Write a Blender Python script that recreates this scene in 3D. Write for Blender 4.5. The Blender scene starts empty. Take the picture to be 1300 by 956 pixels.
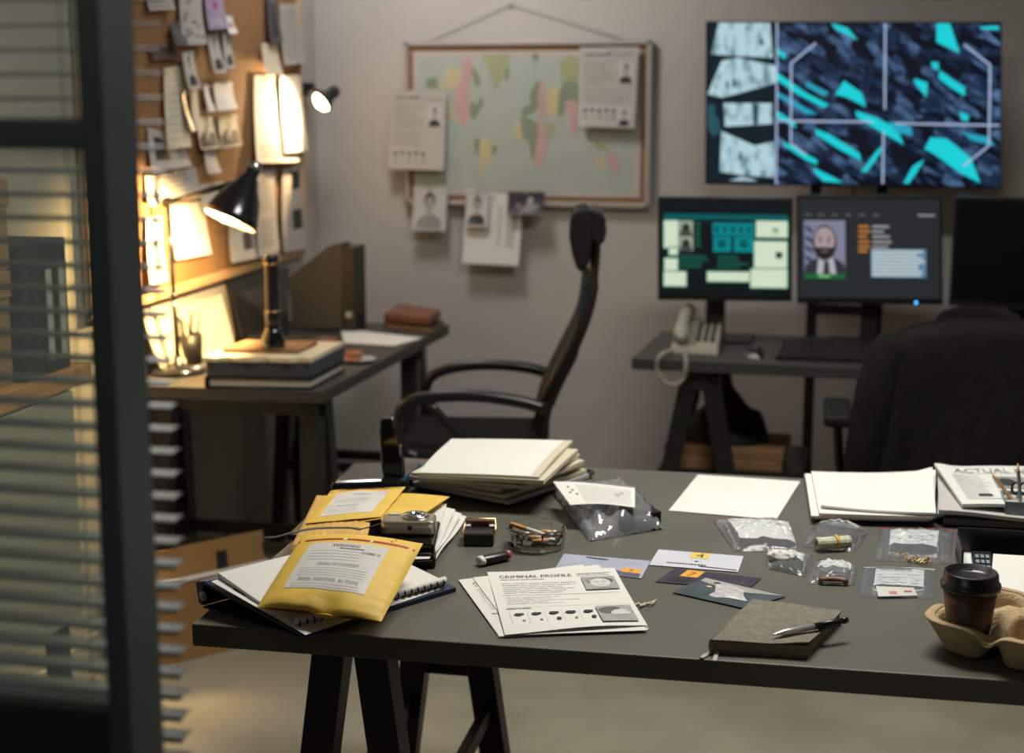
import bpy, bmesh, math, random
from mathutils import Vector, Matrix, noise
from mathutils.geometry import tessellate_polygon
C = bpy.context.scene.collection
R = math.radians
random.seed(7)

# ------------------------------------------------------------------ camera
F, CX, CY = 1850.0, 650.0, 433.5
YH, XV = 121.0, 1039.0
PITCH = math.atan((CY - YH) / F)
YAW = math.atan((XV - CX) * math.cos(PITCH) / F)
CAM = Vector((0, 0, 1.54))
fw = Vector((-math.sin(YAW) * math.cos(PITCH), math.cos(YAW) * math.cos(PITCH), -math.sin(PITCH)))
rt = Vector((math.cos(YAW), math.sin(YAW), 0))
up = rt.cross(fw)
cd = bpy.data.cameras.new('camera')
cd.sensor_width = 36
cd.lens = F / 1300 * 36
cd.shift_y = -(478 - CY) / 1300
cd.clip_start = 0.05
cd.dof.use_dof = True
cd.dof.focus_distance = 2.33
cd.dof.aperture_fstop = 3.0
cd.dof.aperture_blades = 9
cam = bpy.data.objects.new('camera', cd)
C.objects.link(cam)
cam.matrix_world = Matrix((( rt.x, up.x, -fw.x, CAM.x), (rt.y, up.y, -fw.y, CAM.y), (rt.z, up.z, -fw.z, CAM.z), (0, 0, 0, 1)))
bpy.context.scene.camera = cam

def _ray(x, y):
    return rt * ((x - CX) / F) - up * ((y - CY) / F) + fw
def P(x, y, z=0.74):
    d = _ray(x, y); return CAM + d * ((z - CAM.z) / d.z)
def PY(x, y, Y):
    d = _ray(x, y); return CAM + d * (Y / d.y)
def PX(x, y, X):
    d = _ray(x, y); return CAM + d * (X / d.x)

# ------------------------------------------------------------------ light, world, exposure
vs = bpy.context.scene.view_settings
vs.view_transform = 'Standard'; vs.look = 'None'; vs.gamma = 1; vs.use_curve_mapping = False
vs.exposure = 0.0
w = bpy.data.worlds.new('world'); bpy.context.scene.world = w; w.use_nodes = True
w.node_tree.nodes['Background'].inputs[0].default_value = (0.75, 0.8, 0.9, 1)
w.node_tree.nodes['Background'].inputs[1].default_value = 0.03
bpy.context.scene.cycles.max_bounces = 8
bpy.context.scene.cycles.transparent_max_bounces = 24
bpy.context.scene.cycles.caustics_reflective = False
bpy.context.scene.cycles.caustics_refractive = False
bpy.context.scene.cycles.sample_clamp_indirect = 4
bpy.context.scene.cycles.use_denoising = True

def area(name, loc, target, sx, sy, power, col):
    l = bpy.data.lights.new(name, 'AREA'); l.shape = 'RECTANGLE'; l.size = sx; l.size_y = sy
    l.energy = power; l.color = col
    o = bpy.data.objects.new(name, l); C.objects.link(o); o.location = loc
    o.rotation_euler = (Vector(target) - Vector(loc)).to_track_quat('-Z', 'Y').to_euler()
    return o
def spot(name, loc, target, power, col, angle, blend, rad):
    l = bpy.data.lights.new(name, 'SPOT'); l.energy = power; l.color = col
    l.spot_size = R(angle); l.spot_blend = blend; l.shadow_soft_size = rad
    o = bpy.data.objects.new(name, l); C.objects.link(o); o.location = loc
    o.rotation_euler = (Vector(target) - Vector(loc)).to_track_quat('-Z', 'Y').to_euler()
    return o
area('ceiling_light_over_table', (0.0, 2.9, 2.55), (0.0, 2.45, 0.74), 0.9, 0.5, 45, (1.0, 0.97, 0.89))
area('fill_back_wall', (-1.35, 4.45, 2.60), (-0.95, 5.4, 1.5), 0.4, 0.4, 17, (1.0, 0.95, 0.90))  # added fill without a fixture, brightens the left of the back wall
spot('fill_spot_sideboard', (-0.75, 2.0, 2.55), (-1.62, 2.75, 0.50), 42, (1.0, 0.97, 0.84), 34, 0.8, 0.05)  # added spot, no real lamp, lifts only the low sideboard front
area('fill_partition', (-1.5, -0.6, 2.5), (-0.9, 1.4, 0.9), 0.8, 0.5, 5, (0.90, 1.0, 0.90))  # invented camera-side fill for the partition frame and the haze in its glass

# ------------------------------------------------------------------ materials
def _bsdf(name):
    m = bpy.data.materials.new(name); m.use_nodes = True
    return m, m.node_tree, m.node_tree.nodes['Principled BSDF']
def mat(name, col, rough=0.6, metal=0.0, var=0.06, scale=12.0, bump=0.0, bscale=200.0, spec=0.5, coat=0.0, emit=None, estr=0.0, aniso=(1, 1, 1)):
    m, nt, b = _bsdf(name)
    b.inputs['Roughness'].default_value = rough
    b.inputs['Metallic'].default_value = metal
    b.inputs['Specular IOR Level'].default_value = spec
    b.inputs['Coat Weight'].default_value = coat
    tc = nt.nodes.new('ShaderNodeTexCoord')
    mp = nt.nodes.new('ShaderNodeMapping'); mp.inputs['Scale'].default_value = aniso
    nt.links.new(tc.outputs['Object'], mp.inputs[0])
    nz = nt.nodes.new('ShaderNodeTexNoise'); nz.inputs['Scale'].default_value = scale; nz.inputs['Detail'].default_value = 4
    nt.links.new(mp.outputs[0], nz.inputs['Vector'])
    rp = nt.nodes.new('ShaderNodeValToRGB')
    rp.color_ramp.elements[0].position = 0.3; rp.color_ramp.elements[1].position = 0.7
    rp.color_ramp.elements[0].color = tuple(c * (1 - var) for c in col) + (1,)
    rp.color_ramp.elements[1].color = tuple(min(1, c * (1 + var)) for c in col) + (1,)
    nt.links.new(nz.outputs['Fac'], rp.inputs[0])
    nt.links.new(rp.outputs[0], b.inputs['Base Color'])
    if bump:
        n2 = nt.nodes.new('ShaderNodeTexNoise'); n2.inputs['Scale'].default_value = bscale; n2.inputs['Detail'].default_value = 3
        nt.links.new(mp.outputs[0], n2.inputs['Vector'])
        bp = nt.nodes.new('ShaderNodeBump'); bp.inputs['Strength'].default_value = bump; bp.inputs['Distance'].default_value = 0.002
        nt.links.new(n2.outputs['Fac'], bp.inputs['Height']); nt.links.new(bp.outputs[0], b.inputs['Normal'])
    if emit:
        b.inputs['Emission Color'].default_value = tuple(emit) + (1,); b.inputs['Emission Strength'].default_value = estr
    return m
def film(name, tint=(0.95, 0.97, 1.0), haze=0.10, gloss=0.22, rough=0.12, bump=0.25, bscale=60):
    m, nt, b = _bsdf(name)
    nt.nodes.remove(b); out = nt.nodes['Material Output']
    tr = nt.nodes.new('ShaderNodeBsdfTransparent'); tr.inputs[0].default_value = tint + (1,)
    gl = nt.nodes.new('ShaderNodeBsdfGlossy'); gl.inputs['Roughness'].default_value = rough
    df = nt.nodes.new('ShaderNodeBsdfDiffuse'); df.inputs[0].default_value = (0.85, 0.87, 0.9, 1)
    lw = nt.nodes.new('ShaderNodeLayerWeight'); lw.inputs['Blend'].default_value = gloss
    tc = nt.nodes.new('ShaderNodeTexCoord')
    nz = nt.nodes.new('ShaderNodeTexNoise'); nz.inputs['Scale'].default_value = bscale; nz.inputs['Detail'].default_value = 3
    nt.links.new(tc.outputs['Object'], nz.inputs['Vector'])
    bp = nt.nodes.new('ShaderNodeBump'); bp.inputs['Strength'].default_value = bump; bp.inputs['Distance'].default_value = 0.003
    nt.links.new(nz.outputs['Fac'], bp.inputs['Height'])
    for s in (gl, df, lw): nt.links.new(bp.outputs[0], s.inputs['Normal'])
    m1 = nt.nodes.new('ShaderNodeMixShader'); m1.inputs[0].default_value = haze
    nt.links.new(tr.outputs[0], m1.inputs[1]); nt.links.new(df.outputs[0], m1.inputs[2])
    m2 = nt.nodes.new('ShaderNodeMixShader')
    nt.links.new(lw.outputs['Fresnel'], m2.inputs[0]); nt.links.new(m1.outputs[0], m2.inputs[1]); nt.links.new(gl.outputs[0], m2.inputs[2])
    nt.links.new(m2.outputs[0], out.inputs[0])
    return m
_cc = {}
def col(r, g, b, rough=0.7):
    k = (r, g, b, rough)
    if k not in _cc: _cc[k] = mat('surface_%d_%d_%d' % (r * 255, g * 255, b * 255), (r, g, b), rough, var=0.04)
    return _cc[k]
def glow(r, g, b, s=1.0):
    k = ('e', r, g, b, s)
    if k not in _cc:
        _cc[k] = mat('screen_glow', (0.004, 0.004, 0.004), 0.4, spec=0.2, emit=(r, g, b), estr=s)
    return _cc[k]

M = dict(
    wall=mat('wall_paint', (0.50, 0.472, 0.452), 0.9, var=0.05, scale=2.0, bump=0.15, bscale=150),
    floor=mat('concrete_floor', (0.30, 0.275, 0.21), 0.6, var=0.16, scale=3.5, bump=0.2, bscale=40),
    ceiling=mat('ceiling_paint', (0.30, 0.29, 0.28), 0.9),
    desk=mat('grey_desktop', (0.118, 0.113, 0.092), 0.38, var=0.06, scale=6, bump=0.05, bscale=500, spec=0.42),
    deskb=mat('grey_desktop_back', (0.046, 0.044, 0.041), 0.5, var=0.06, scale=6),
    black=mat('black_steel', (0.012, 0.012, 0.012), 0.45, var=0.1),
    blackp=mat('black_plastic', (0.012, 0.012, 0.013), 0.3, var=0.1, bump=0.05),
    gloss=mat('gloss_black_plastic', (0.006, 0.006, 0.007), 0.08, spec=0.6, coat=0.6),
    rubber=mat('black_rubber', (0.010, 0.010, 0.010), 0.6, spec=0.2),
    fabric=mat('dark_grey_cloth', (0.013, 0.013, 0.012), 0.95, var=0.2, scale=30, bump=0.6, bscale=700, spec=0.1),
    mesh=mat('chair_mesh', (0.009, 0.008, 0.008), 0.85, bump=0.6, bscale=500),
    brownspine=mat('dark_brown_plastic', (0.028, 0.016, 0.013), 0.4),
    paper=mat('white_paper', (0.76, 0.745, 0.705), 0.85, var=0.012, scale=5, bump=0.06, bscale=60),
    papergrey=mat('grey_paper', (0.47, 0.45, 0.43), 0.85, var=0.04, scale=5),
    papercream=mat('cream_paper', (0.72, 0.66, 0.5), 0.85, var=0.04, scale=5),
    manila=mat('manila_paper', (0.62, 0.56, 0.42), 0.8, var=0.05, scale=8),
    ink=mat('black_ink', (0.03, 0.03, 0.035), 0.8),
    inkgrey=mat('grey_ink', (0.25, 0.245, 0.24), 0.8),
    inklight=mat('pale_grey_ink', (0.54, 0.53, 0.52), 0.8),
    inkred=mat('red_ink', (0.45, 0.22, 0.22), 0.8),
    cork=mat('cork', (0.31, 0.165, 0.07), 0.9, var=0.25, scale=90, bump=0.5, bscale=300),
    pine=mat('pine_frame', (0.62, 0.40, 0.20), 0.6, var=0.12, scale=14, aniso=(1, 8, 1)),
    oak=mat('oak_top', (0.58, 0.28, 0.08), 0.5, var=0.25, scale=14, aniso=(8, 1, 8)),
    alu=mat('aluminium', (0.44, 0.43, 0.42), 0.45, 0.3, var=0.03),
    chrome=mat('chrome', (0.75, 0.75, 0.76), 0.12, 1.0, var=0.02),
    silver=mat('champagne_metal', (0.55, 0.50, 0.38), 0.28, 0.85, var=0.04),
    brass=mat('brass', (0.75, 0.5, 0.2), 0.25, 1.0, var=0.05),
    kraft=mat('kraft_cardboard', (0.30, 0.165, 0.06), 0.9, var=0.10, scale=8, bump=0.2, bscale=120),
    pulp=mat('moulded_pulp', (0.50, 0.37, 0.22), 0.95, var=0.14, scale=60, bump=1.0, bscale=220, spec=0.1),
    mailer=mat('yellow_mailer', (0.80, 0.53, 0.085), 0.6, var=0.08, scale=14, bump=0.35, bscale=45),
    mailer2=mat('gold_mailer', (0.70, 0.42, 0.11), 0.5, var=0.12, scale=22, bump=0.9, bscale=140),
    redtape=mat('red_seal_tape', (0.42, 0.03, 0.025), 0.4),
    sticker=mat('clear_label_sleeve', (0.76, 0.74, 0.70), 0.22, var=0.02, scale=6, bump=0.3, bscale=25, coat=0.5),
    blue=mat('navy_binder', (0.014, 0.018, 0.065), 0.4, bump=0.2, bscale=300),
    bluegrey=mat('slate_binder', (0.045, 0.055, 0.07), 0.45),
    teal=mat('frame_paint', (0.055, 0.072, 0.074), 0.45, var=0.05),
    darkframe=mat('dark_jamb', (0.022, 0.020, 0.016), 0.35, var=0.05),
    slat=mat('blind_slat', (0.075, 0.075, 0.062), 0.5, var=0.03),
    leather=mat('brown_leather', (0.17, 0.065, 0.035), 0.45, var=0.15, scale=40, bump=0.4, bscale=250),
    notebook=mat('grey_notebook_cloth', (0.20, 0.18, 0.14), 0.85, var=0.22, scale=110, bump=0.6, bscale=500),
    pages=mat('page_edges', (0.30, 0.23, 0.14), 0.9, var=0.2, scale=120, aniso=(0.2, 0.2, 12)),
    cup=mat('brown_cup', (0.085, 0.036, 0.018), 0.5, var=0.05),
    ivory=mat('ivory_plastic', (0.36, 0.34, 0.28), 0.4),
    coil=mat('white_plastic', (0.78, 0.77, 0.72), 0.35),
    orange=mat('cigarette_filter', (0.68, 0.31, 0.09), 0.8, var=0.15, scale=300),
    ash=mat('ash', (0.08, 0.075, 0.07), 0.95),
    red=mat('red_plastic', (0.55, 0.03, 0.03), 0.35),
    lampmetal=mat('lamp_enamel', (0.018, 0.020, 0.024), 0.22, 0.3, coat=0.5),
    film=film('clear_film', haze=0.13, gloss=0.26, bump=0.5, rough=0.10), bigfilm=film('crisp_film', haze=0.17, gloss=0.36, bump=1.0, bscale=22, rough=0.08), filmclean=film('clear_sleeve', haze=0.05, gloss=0.10, bump=0.1),
    sheen=film('blue_white_film', (0.90, 0.94, 0.97), haze=0.14, gloss=0.25),
    glass=film('window_glass', (0.84, 0.86, 0.78), haze=0.24, gloss=0.05, rough=0.02, bump=0.0),
    bulb=mat('warm_bulb', (1, 0.9, 0.7), 0.5, emit=(1.0, 0.66, 0.26), estr=36),
    green=mat('green_plastic', (0.15, 0.24, 0.03), 0.5), tealp=mat('teal_plastic', (0.03, 0.25, 0.25), 0.4),
    pencil=mat('pencil_wood', (0.55, 0.33, 0.15), 0.6), steelgrey=mat('grey_blue_steel', (0.22, 0.26, 0.29), 0.45),
    wooda=mat('old_wood', (0.24, 0.13, 0.06), 0.7, var=0.3, scale=12), biscuit=mat('biscuit', (0.34, 0.15, 0.06), 0.9, var=0.2, scale=80, bump=0.5),
    china=mat('white_china', (0.7, 0.69, 0.66), 0.2, coat=0.4),
    money=mat('banknote', (0.56, 0.58, 0.42), 0.8, var=0.35, scale=120), yband=mat('yellow_band', (0.7, 0.45, 0.05), 0.6),
    photodark=mat('dark_photo_print', (0.045, 0.04, 0.06), 0.35, var=0.3, scale=30), phototeal=mat('teal_photo_print', (0.055, 0.075, 0.09), 0.35, var=0.3, scale=25),
    photolav=mat('lavender_photo_print', (0.42, 0.44, 0.56), 0.4, var=0.12, scale=18), photopurple=mat('violet_photo_print', (0.11, 0.10, 0.19), 0.4, var=0.2, scale=30),
    markeryellow=mat('marker_yellow', (0.80, 0.55, 0.12), 0.6), markerorange=mat('marker_orange', (0.80, 0.36, 0.03), 0.6),
    sole=mat('grey_cloth_photo', (0.5, 0.47, 0.5), 0.6, var=0.3, scale=90),
    photogrey=mat('grey_photo_print', (0.36, 0.35, 0.33), 0.6, var=0.15, scale=40),
)
g = mat('clear_glass', (1, 1, 1), 0.03, var=0.0); gb = g.node_tree.nodes['Principled BSDF']
gb.inputs['Transmission Weight'].default_value = 1.0; gb.inputs['IOR'].default_value = 1.48; M['crystal'] = g

# ------------------------------------------------------------------ mesh builder
class MB:
    def __init__(s): s.v, s.f, s.m, s.ms, s.T, s.sm = [], [], [], [], Matrix(), []
    def mi(s, m):
        if m not in s.ms: s.ms.append(m)
        return s.ms.index(m)
    def V(s, p): s.v.append(s.T @ Vector(p)); return len(s.v) - 1
    def Fc(s, idx, m, smooth=False): s.f.append(list(idx)); s.m.append(s.mi(m)); s.sm.append(smooth)
    def poly(s, pts, m): s.Fc([s.V(p) for p in pts], m)
    def box(s, c, d, m, rz=0.0, M_=None):
        X = Matrix.Translation(c) @ (M_ or Matrix.Rotation(rz, 4, 'Z'))
        i = [s.V(X @ Vector((a * d[0] / 2, b * d[1] / 2, e * d[2] / 2))) for a in (-1, 1) for b in (-1, 1) for e in (-1, 1)]
        for q in ((0, 1, 3, 2), (4, 6, 7, 5), (0, 4, 5, 1), (2, 3, 7, 6), (0, 2, 6, 4), (1, 5, 7, 3)): s.Fc([i[k] for k in q], m)
    def prism(s, pts, z0, z1, m, axis='z'):
        n = len(pts)
        def q(p, z): return (p[0], p[1], z) if axis == 'z' else ((p[0], z, p[1]) if axis == 'y' else (z, p[0], p[1]))
        a = [s.V(q(p, z0)) for p in pts]; b = [s.V(q(p, z1)) for p in pts]
        s.Fc(a[::-1], m); s.Fc(b, m)
        for k in range(n): s.Fc([a[k], a[(k + 1) % n], b[(k + 1) % n], b[k]], m)
    def hexa(s, b4, t4, m):
        b = [s.V(p) for p in b4]; t = [s.V(p) for p in t4]
        s.Fc(b[::-1], m); s.Fc(t, m)
        for k in range(4): s.Fc([b[k], b[(k + 1) % 4], t[(k + 1) % 4], t[k]], m)
    def lathe(s, prof, m, n=24, c=(0, 0, 0), smooth=True, ph=0.0, X=None):
        X = X or Matrix.Translation(c); rings = []
        for r, z in prof:
            if r < 1e-6: rings.append([s.V(X @ Vector((0, 0, z)))] * n)
            else: rings.append([s.V(X @ Vector((r * math.cos(ph + 2 * math.pi * k / n), r * math.sin(ph + 2 * math.pi * k / n), z))) for k in range(n)])
        for a, b in zip(rings, rings[1:]):
            for k in range(n):
                q = [a[k], a[(k + 1) % n], b[(k + 1) % n], b[k]]; o = []
                for x in q:
                    if x not in o: o.append(x)
                if len(o) > 2: s.Fc(o, m, smooth)
    def tube(s, path, r, m, n=10, cap=True, flat=1.0, upv=None):
        path = [Vector(p) for p in path]; N = len(path); rs = r if isinstance(r, (list, tuple)) else [r] * N
        rings = []; t0 = (path[1] - path[0]).normalized()
        nrm = Vector(upv).normalized() if upv else t0.orthogonal().normalized()
        for i, p in enumerate(path):
            t = (path[min(i + 1, N - 1)] - path[max(i - 1, 0)]).normalized()
            nrm = (nrm - t * nrm.dot(t)).normalized(); bn = t.cross(nrm)
            rings.append([s.V(p + nrm * rs[i] * flat * math.cos(a) + bn * rs[i] * math.sin(a)) for a in [2 * math.pi * k / n for k in range(n)]])
        for a, b in zip(rings, rings[1:]):
            for k in range(n): s.Fc([a[k], a[(k + 1) % n], b[(k + 1) % n], b[k]], m, True)
        if cap: s.Fc(rings[0][::-1], m); s.Fc(rings[-1], m)
    def grid(s, fn, nu, nv, m, smooth=True, flip=False):
        ix = [[s.V(fn(i / nu, j / nv)) for j in range(nv + 1)] for i in range(nu + 1)]
        for i in range(nu):
            for j in range(nv):
                q = [ix[i][j], ix[i + 1][j], ix[i + 1][j + 1], ix[i][j + 1]]
                s.Fc(q[::-1] if flip else q, m, smooth)
        return ix
    def build(s, name, parent=None, loc=(0, 0, 0), rz=0.0, bevel=0.0, sub=0, recalc=True, origin=None, solid=0.0):
        me = bpy.data.meshes.new(name)
        vv = s.v if origin is None else [p - Vector(origin) for p in s.v]
        me.from_pydata([tuple(p) for p in vv], [], s.f)
        for m in s.ms: me.materials.append(m)
        me.polygons.foreach_set('material_index', s.m); me.polygons.foreach_set('use_smooth', s.sm)
        if recalc:
            b = bmesh.new(); b.from_mesh(me); bmesh.ops.recalc_face_normals(b, faces=b.faces); b.to_mesh(me); b.free()
        me.update()
        o = bpy.data.objects.new(name, me); C.objects.link(o)
        o.location = loc if origin is None else origin
        o.rotation_euler = (0, 0, rz)
        if parent is not None:
            o.parent = parent
            if origin is not None: o.location = Vector(origin)
        if solid:
            d = o.modifiers.new('solid', 'SOLIDIFY'); d.thickness = solid; d.offset = 0
        if bevel:
            d = o.modifiers.new('bevel', 'BEVEL'); d.width = bevel; d.segments = 3; d.limit_method = 'ANGLE'; d.angle_limit = R(35)
        if sub:
            d = o.modifiers.new('sub', 'SUBSURF'); d.levels = sub; d.render_levels = sub
        return o

def tag(o, label, cat, group=None, kind=None):
    o['label'] = label; o['category'] = cat
    if group: o['group'] = group
    if kind: o['kind'] = kind
    return o
def thing(name, label, cat, loc=(0, 0, 0), rz=0.0, group=None):
    o = bpy.data.objects.new(name, None); o.empty_display_size = 0.05; C.objects.link(o)
    o.location = loc; o.rotation_euler = (0, 0, rz)
    return tag(o, label, cat, group)
def struct(o): o['kind'] = 'structure'; return o
def arc(cx, cy, r, a0, a1, n): return [(cx + r * math.cos(R(a0 + (a1 - a0) * k / n)), cy + r * math.sin(R(a0 + (a1 - a0) * k / n))) for k in range(n + 1)]
def spline(pts, n=8):
    pts = [Vector(p) for p in pts]; out = []
    q = [pts[0] * 2 - pts[1]] + pts + [pts[-1] * 2 - pts[-2]]
    for i in range(1, len(q) - 2):
        for k in range(n):
            t = k / n; a, b, c, d = q[i - 1], q[i], q[i + 1], q[i + 2]
            out.append(0.5 * ((2 * b) + (c - a) * t + (2 * a - 5 * b + 4 * c - d) * t * t + (3 * b - a - 3 * c + d) * t ** 3))
    return out + [pts[-1]]

# ------------------------------------------------------------------ lettering
_tc = {}
def textpolys(t):
    if t in _tc: return _tc[t]
    cu = bpy.data.curves.new('t', 'FONT'); cu.body = t; cu.size = 1.0; cu.resolution_u = 2
    o = bpy.data.objects.new('t', cu); C.objects.link(o)
    me = bpy.data.meshes.new_from_object(o.evaluated_get(bpy.context.evaluated_depsgraph_get()))
    ps = [[(me.vertices[i].co.x, me.vertices[i].co.y) for i in p.vertices] for p in me.polygons]
    bpy.data.objects.remove(o); bpy.data.meshes.remove(me)
    xs = [x for p in ps for x, y in p]; x0 = min(xs); wd = max(xs) - x0
    _tc[t] = ([[((x - x0) / wd, y / 0.7) for x, y in p] for p in ps], wd / 0.7)
    return _tc[t]

# a thin sheet given by four world corners (bottom-left, bottom-right, top-right, top-left as read)
class Surf:
    def __init__(s, BL, BR, TR, TL, h=None, mb=None):
        s.c = [Vector(x) for x in (BL, BR, TR, TL)]; s.h = h; s.mb = mb or MB()
        s.n = ((s.c[1] - s.c[0]).cross(s.c[3] - s.c[0])).normalized()
        s.w = ((s.c[1] - s.c[0]).length + (s.c[2] - s.c[3]).length) / 2; s.l = ((s.c[3] - s.c[0]).length + (s.c[2] - s.c[1]).length) / 2
        s.mid = sum(s.c, Vector()) / 4; s.k = 0
    def p(s, u, v, off=0.0):
        a = s.c[0].lerp(s.c[1], u); b = s.c[3].lerp(s.c[2], u)
        return a.lerp(b, v) + s.n * ((s.h(u, v) if s.h else 0.0) + off)
    def base(s, m, nu=8, nv=8, t=0.0004, edge=None):
        s.mb.grid(lambda u, v: s.p(u, v), nu, nv, m)
        s.mb.grid(lambda u, v: s.p(u, v, -t), nu, nv, edge or m, flip=True)
        for fn in (lambda k: (k, 0), lambda k: (1, k), lambda k: (1 - k, 1), lambda k: (0, 1 - k)):
            n = 8
            for i in range(n):
                a, b = fn(i / n), fn((i + 1) / n)
                s.mb.poly([s.p(*a, -t), s.p(*b, -t), s.p(*b), s.p(*a)], edge or m)
        return s
    def lay(s): s.k += 1; return 0.0003 + 0.00006 * s.k
    def rect(s, u0, v0, u1, v1, m, n=1, off=None):
        o = s.lay() if off is None else off
        if s.h and n == 1: n = 8 if (u1 - u0) > 0.3 or (v1 - v0) > 0.3 else 2
        s.mb.grid(lambda u, v: s.p(u0 + (u1 - u0) * u, v0 + (v1 - v0) * v, o), n, n, m)
    def poly(s, pts, m, off=None):
        o = s.lay() if off is None else off
        if not s.h: s.mb.poly([s.p(u, v, o) for u, v in pts], m); return
        def sub(a, b, c, k):
            if k == 0 or max((a - b).length, (b - c).length, (c - a).length) < 0.10: s.mb.poly([s.p(q.x, q.y, o) for q in (a, b, c)], m); return
            x, y, z = (a + b) / 2, (b + c) / 2, (c + a) / 2
            for t in ((a, x, z), (x, b, y), (z, y, c), (x, y, z)): sub(*t, k - 1)
        V3 = [Vector((u, v, 0)) for u, v in pts]
        for t in tessellate_polygon([V3]): sub(*[V3[i] for i in t], 4)
    def ell(s, u, v, ru, rv, m, n=14):
        s.poly([(u + ru * math.cos(2 * math.pi * k / n), v + rv * math.sin(2 * math.pi * k / n)) for k in range(n)], m)
    def text(s, t, u, v, ht, m, width=None, off=None):
        ps, wd = textpolys(t); W = width or wd * ht * s.l / s.w; o = s.lay() if off is None else off
        if s.h: o += .0012
        for q in ps: s.mb.poly([s.p(u + x * W, v + y * ht, o) for x, y in q], m)
    def lines(s, u0, v0, u1, v1, n, m, ht=0.35, words=6, ragged=0.25):
        o = s.lay(); dv = (v1 - v0) / n
        for i in range(n):
            y = v1 - dv * (i + 0.7); u = u0; end = u1 - random.random() * ragged * (u1 - u0)
            while u < end:
                w = (u1 - u0) / words * random.uniform(0.5, 1.3); e = min(u + w, end)
                s.mb.poly([s.p(u, y, o), s.p(e, y, o), s.p(e, y + dv * ht, o), s.p(u, y + dv * ht, o)], m)
                u = e + (u1 - u0) * 0.02
    def portrait(s, u0, v0, u1, v1, bg, skin, hair, cloth, bald=False):
        W, H = u1 - u0, v1 - v0; g = lambda a, b: (u0 + a * W, v0 + b * H)
        s.rect(u0, v0, u1, v1, bg, n=8)
        s.poly([g(*q) for q in ((0.08, 0), (0.92, 0), (0.88, 0.22), (0.66, 0.36), (0.34, 0.36), (0.12, 0.22))], cloth)
        s.poly([g(*q) for q in ((0.41, 0.30), (0.59, 0.30), (0.58, 0.46), (0.42, 0.46))], skin)
        if not bald: s.ell(*g(0.5, 0.70), 0.185 * W, 0.235 * H, hair)
        s.ell(*g(0.5, 0.62), 0.15 * W, 0.215 * H, skin)
        s.ell(*g(0.5, 0.51), 0.05 * W, 0.012 * H, hair, 8)
        for e in (0.44, 0.56): s.ell(*g(e, 0.65), 0.025 * W, 0.014 * H, hair, 8)
    def done(s, name, label=None, cat=None, group=None, parent=None):
        o = s.mb.build(name, origin=s.mid, recalc=False)
        if parent is not None: o.parent = parent; o.location = s.mid - Vector(parent.location)
        if label: tag(o, label, cat, group)
        return o
def flat(px, z=0.74, zs=None):
    return [P(x, y, (zs[i] if zs else z)) for i, (x, y) in enumerate(px)]

# ================================================================== THE ROOM
YW, XW = 5.42, -1.895
def slab(name, c, d, m):
    b = MB(); b.box((0, 0, 0), d, m); return struct(b.build(name, loc=c))
slab('floor', (0.3, 2.2, -0.05), (5.2, 7.2, 0.1), M['floor'])
slab('ceiling', (0.3, 2.2, 2.75), (5.2, 7.2, 0.1), M['ceiling'])
slab('wall_back', (0.3, YW + 0.05, 1.35), (5.2, 0.1, 2.7), M['wall'])
slab('wall_left', (XW - 0.05, 3.35, 1.35), (0.1, 4.14, 2.7), M['wall'])
slab('wall_right', (2.75, 2.2, 1.35), (0.1, 6.4, 2.7), M['wall'])
b = MB(); b.box((0, 0, 0), (0.012, 4.0, 0.09), M['wall']); struct(b.build('baseboard_left', loc=(XW + 0.006, 3.3, 0.045), bevel=0.002))
b = MB(); b.box((0, 0, 0), (4.6, 0.012, 0.09), M['wall']); struct(b.build('baseboard_back', loc=(0.4, YW - 0.006, 0.045), bevel=0.002))

# glazed partition beside the camera and its blind
YP = 1.10
wn = bpy.data.objects.new('window_1', None); C.objects.link(wn); wn.location = (-0.8, YP, 0); struct(wn)
b = MB()
b.box((-0.579, 0.02, 1.35), (0.016, 0.04, 2.7), M['teal'])
b.box((-0.800, 0.02, 1.507), (0.43, 0.036, 0.021), M['teal'])
b.box((-0.800, 0.012, 1.5195), (0.43, 0.02, 0.004), M['darkframe'])
b.box((-0.800, 0.02, 0.96), (0.43, 0.036, 0.10), M['darkframe'])
b.box((-1.36, 0.02, 1.35), (0.70, 0.04, 2.7), M['teal'])
b.T = Matrix.Translation((0.8, 0, 0))
o = MB(); o.ms = b.ms; o.v = [v + Vector((0.8, 0, 0)) for v in b.v]; o.f = b.f; o.m = b.m; o.sm = b.sm
o.build('window_frame', wn, bevel=0.002)
b = MB(); b.box((-0.8 + 0.8, 0.02, 2.09), (0.43, 0.005, 1.14), M['glass']); b.box((0, 0.02, 1.254), (0.43, 0.005, 0.487), M['glass']); b.box((0, 0.02, 0.455), (0.43, 0.005, 0.91), M['darkframe'])
b.build('window_pane', wn)
b = MB()
b.box((-0.5635, 0.012, 1.35), (0.013, 0.06, 2.7), M['teal'])
b.box((-0.5640, 0.030, 1.35), (0.0135, 0.030, 2.7), M['darkframe'])
b.box((-0.5715, 0.03, 1.35), (0.006, 0.02, 2.7), M['darkframe'])
struct(b.build('trim_1', loc=(0, YP, 0), bevel=0.0015))

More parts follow.
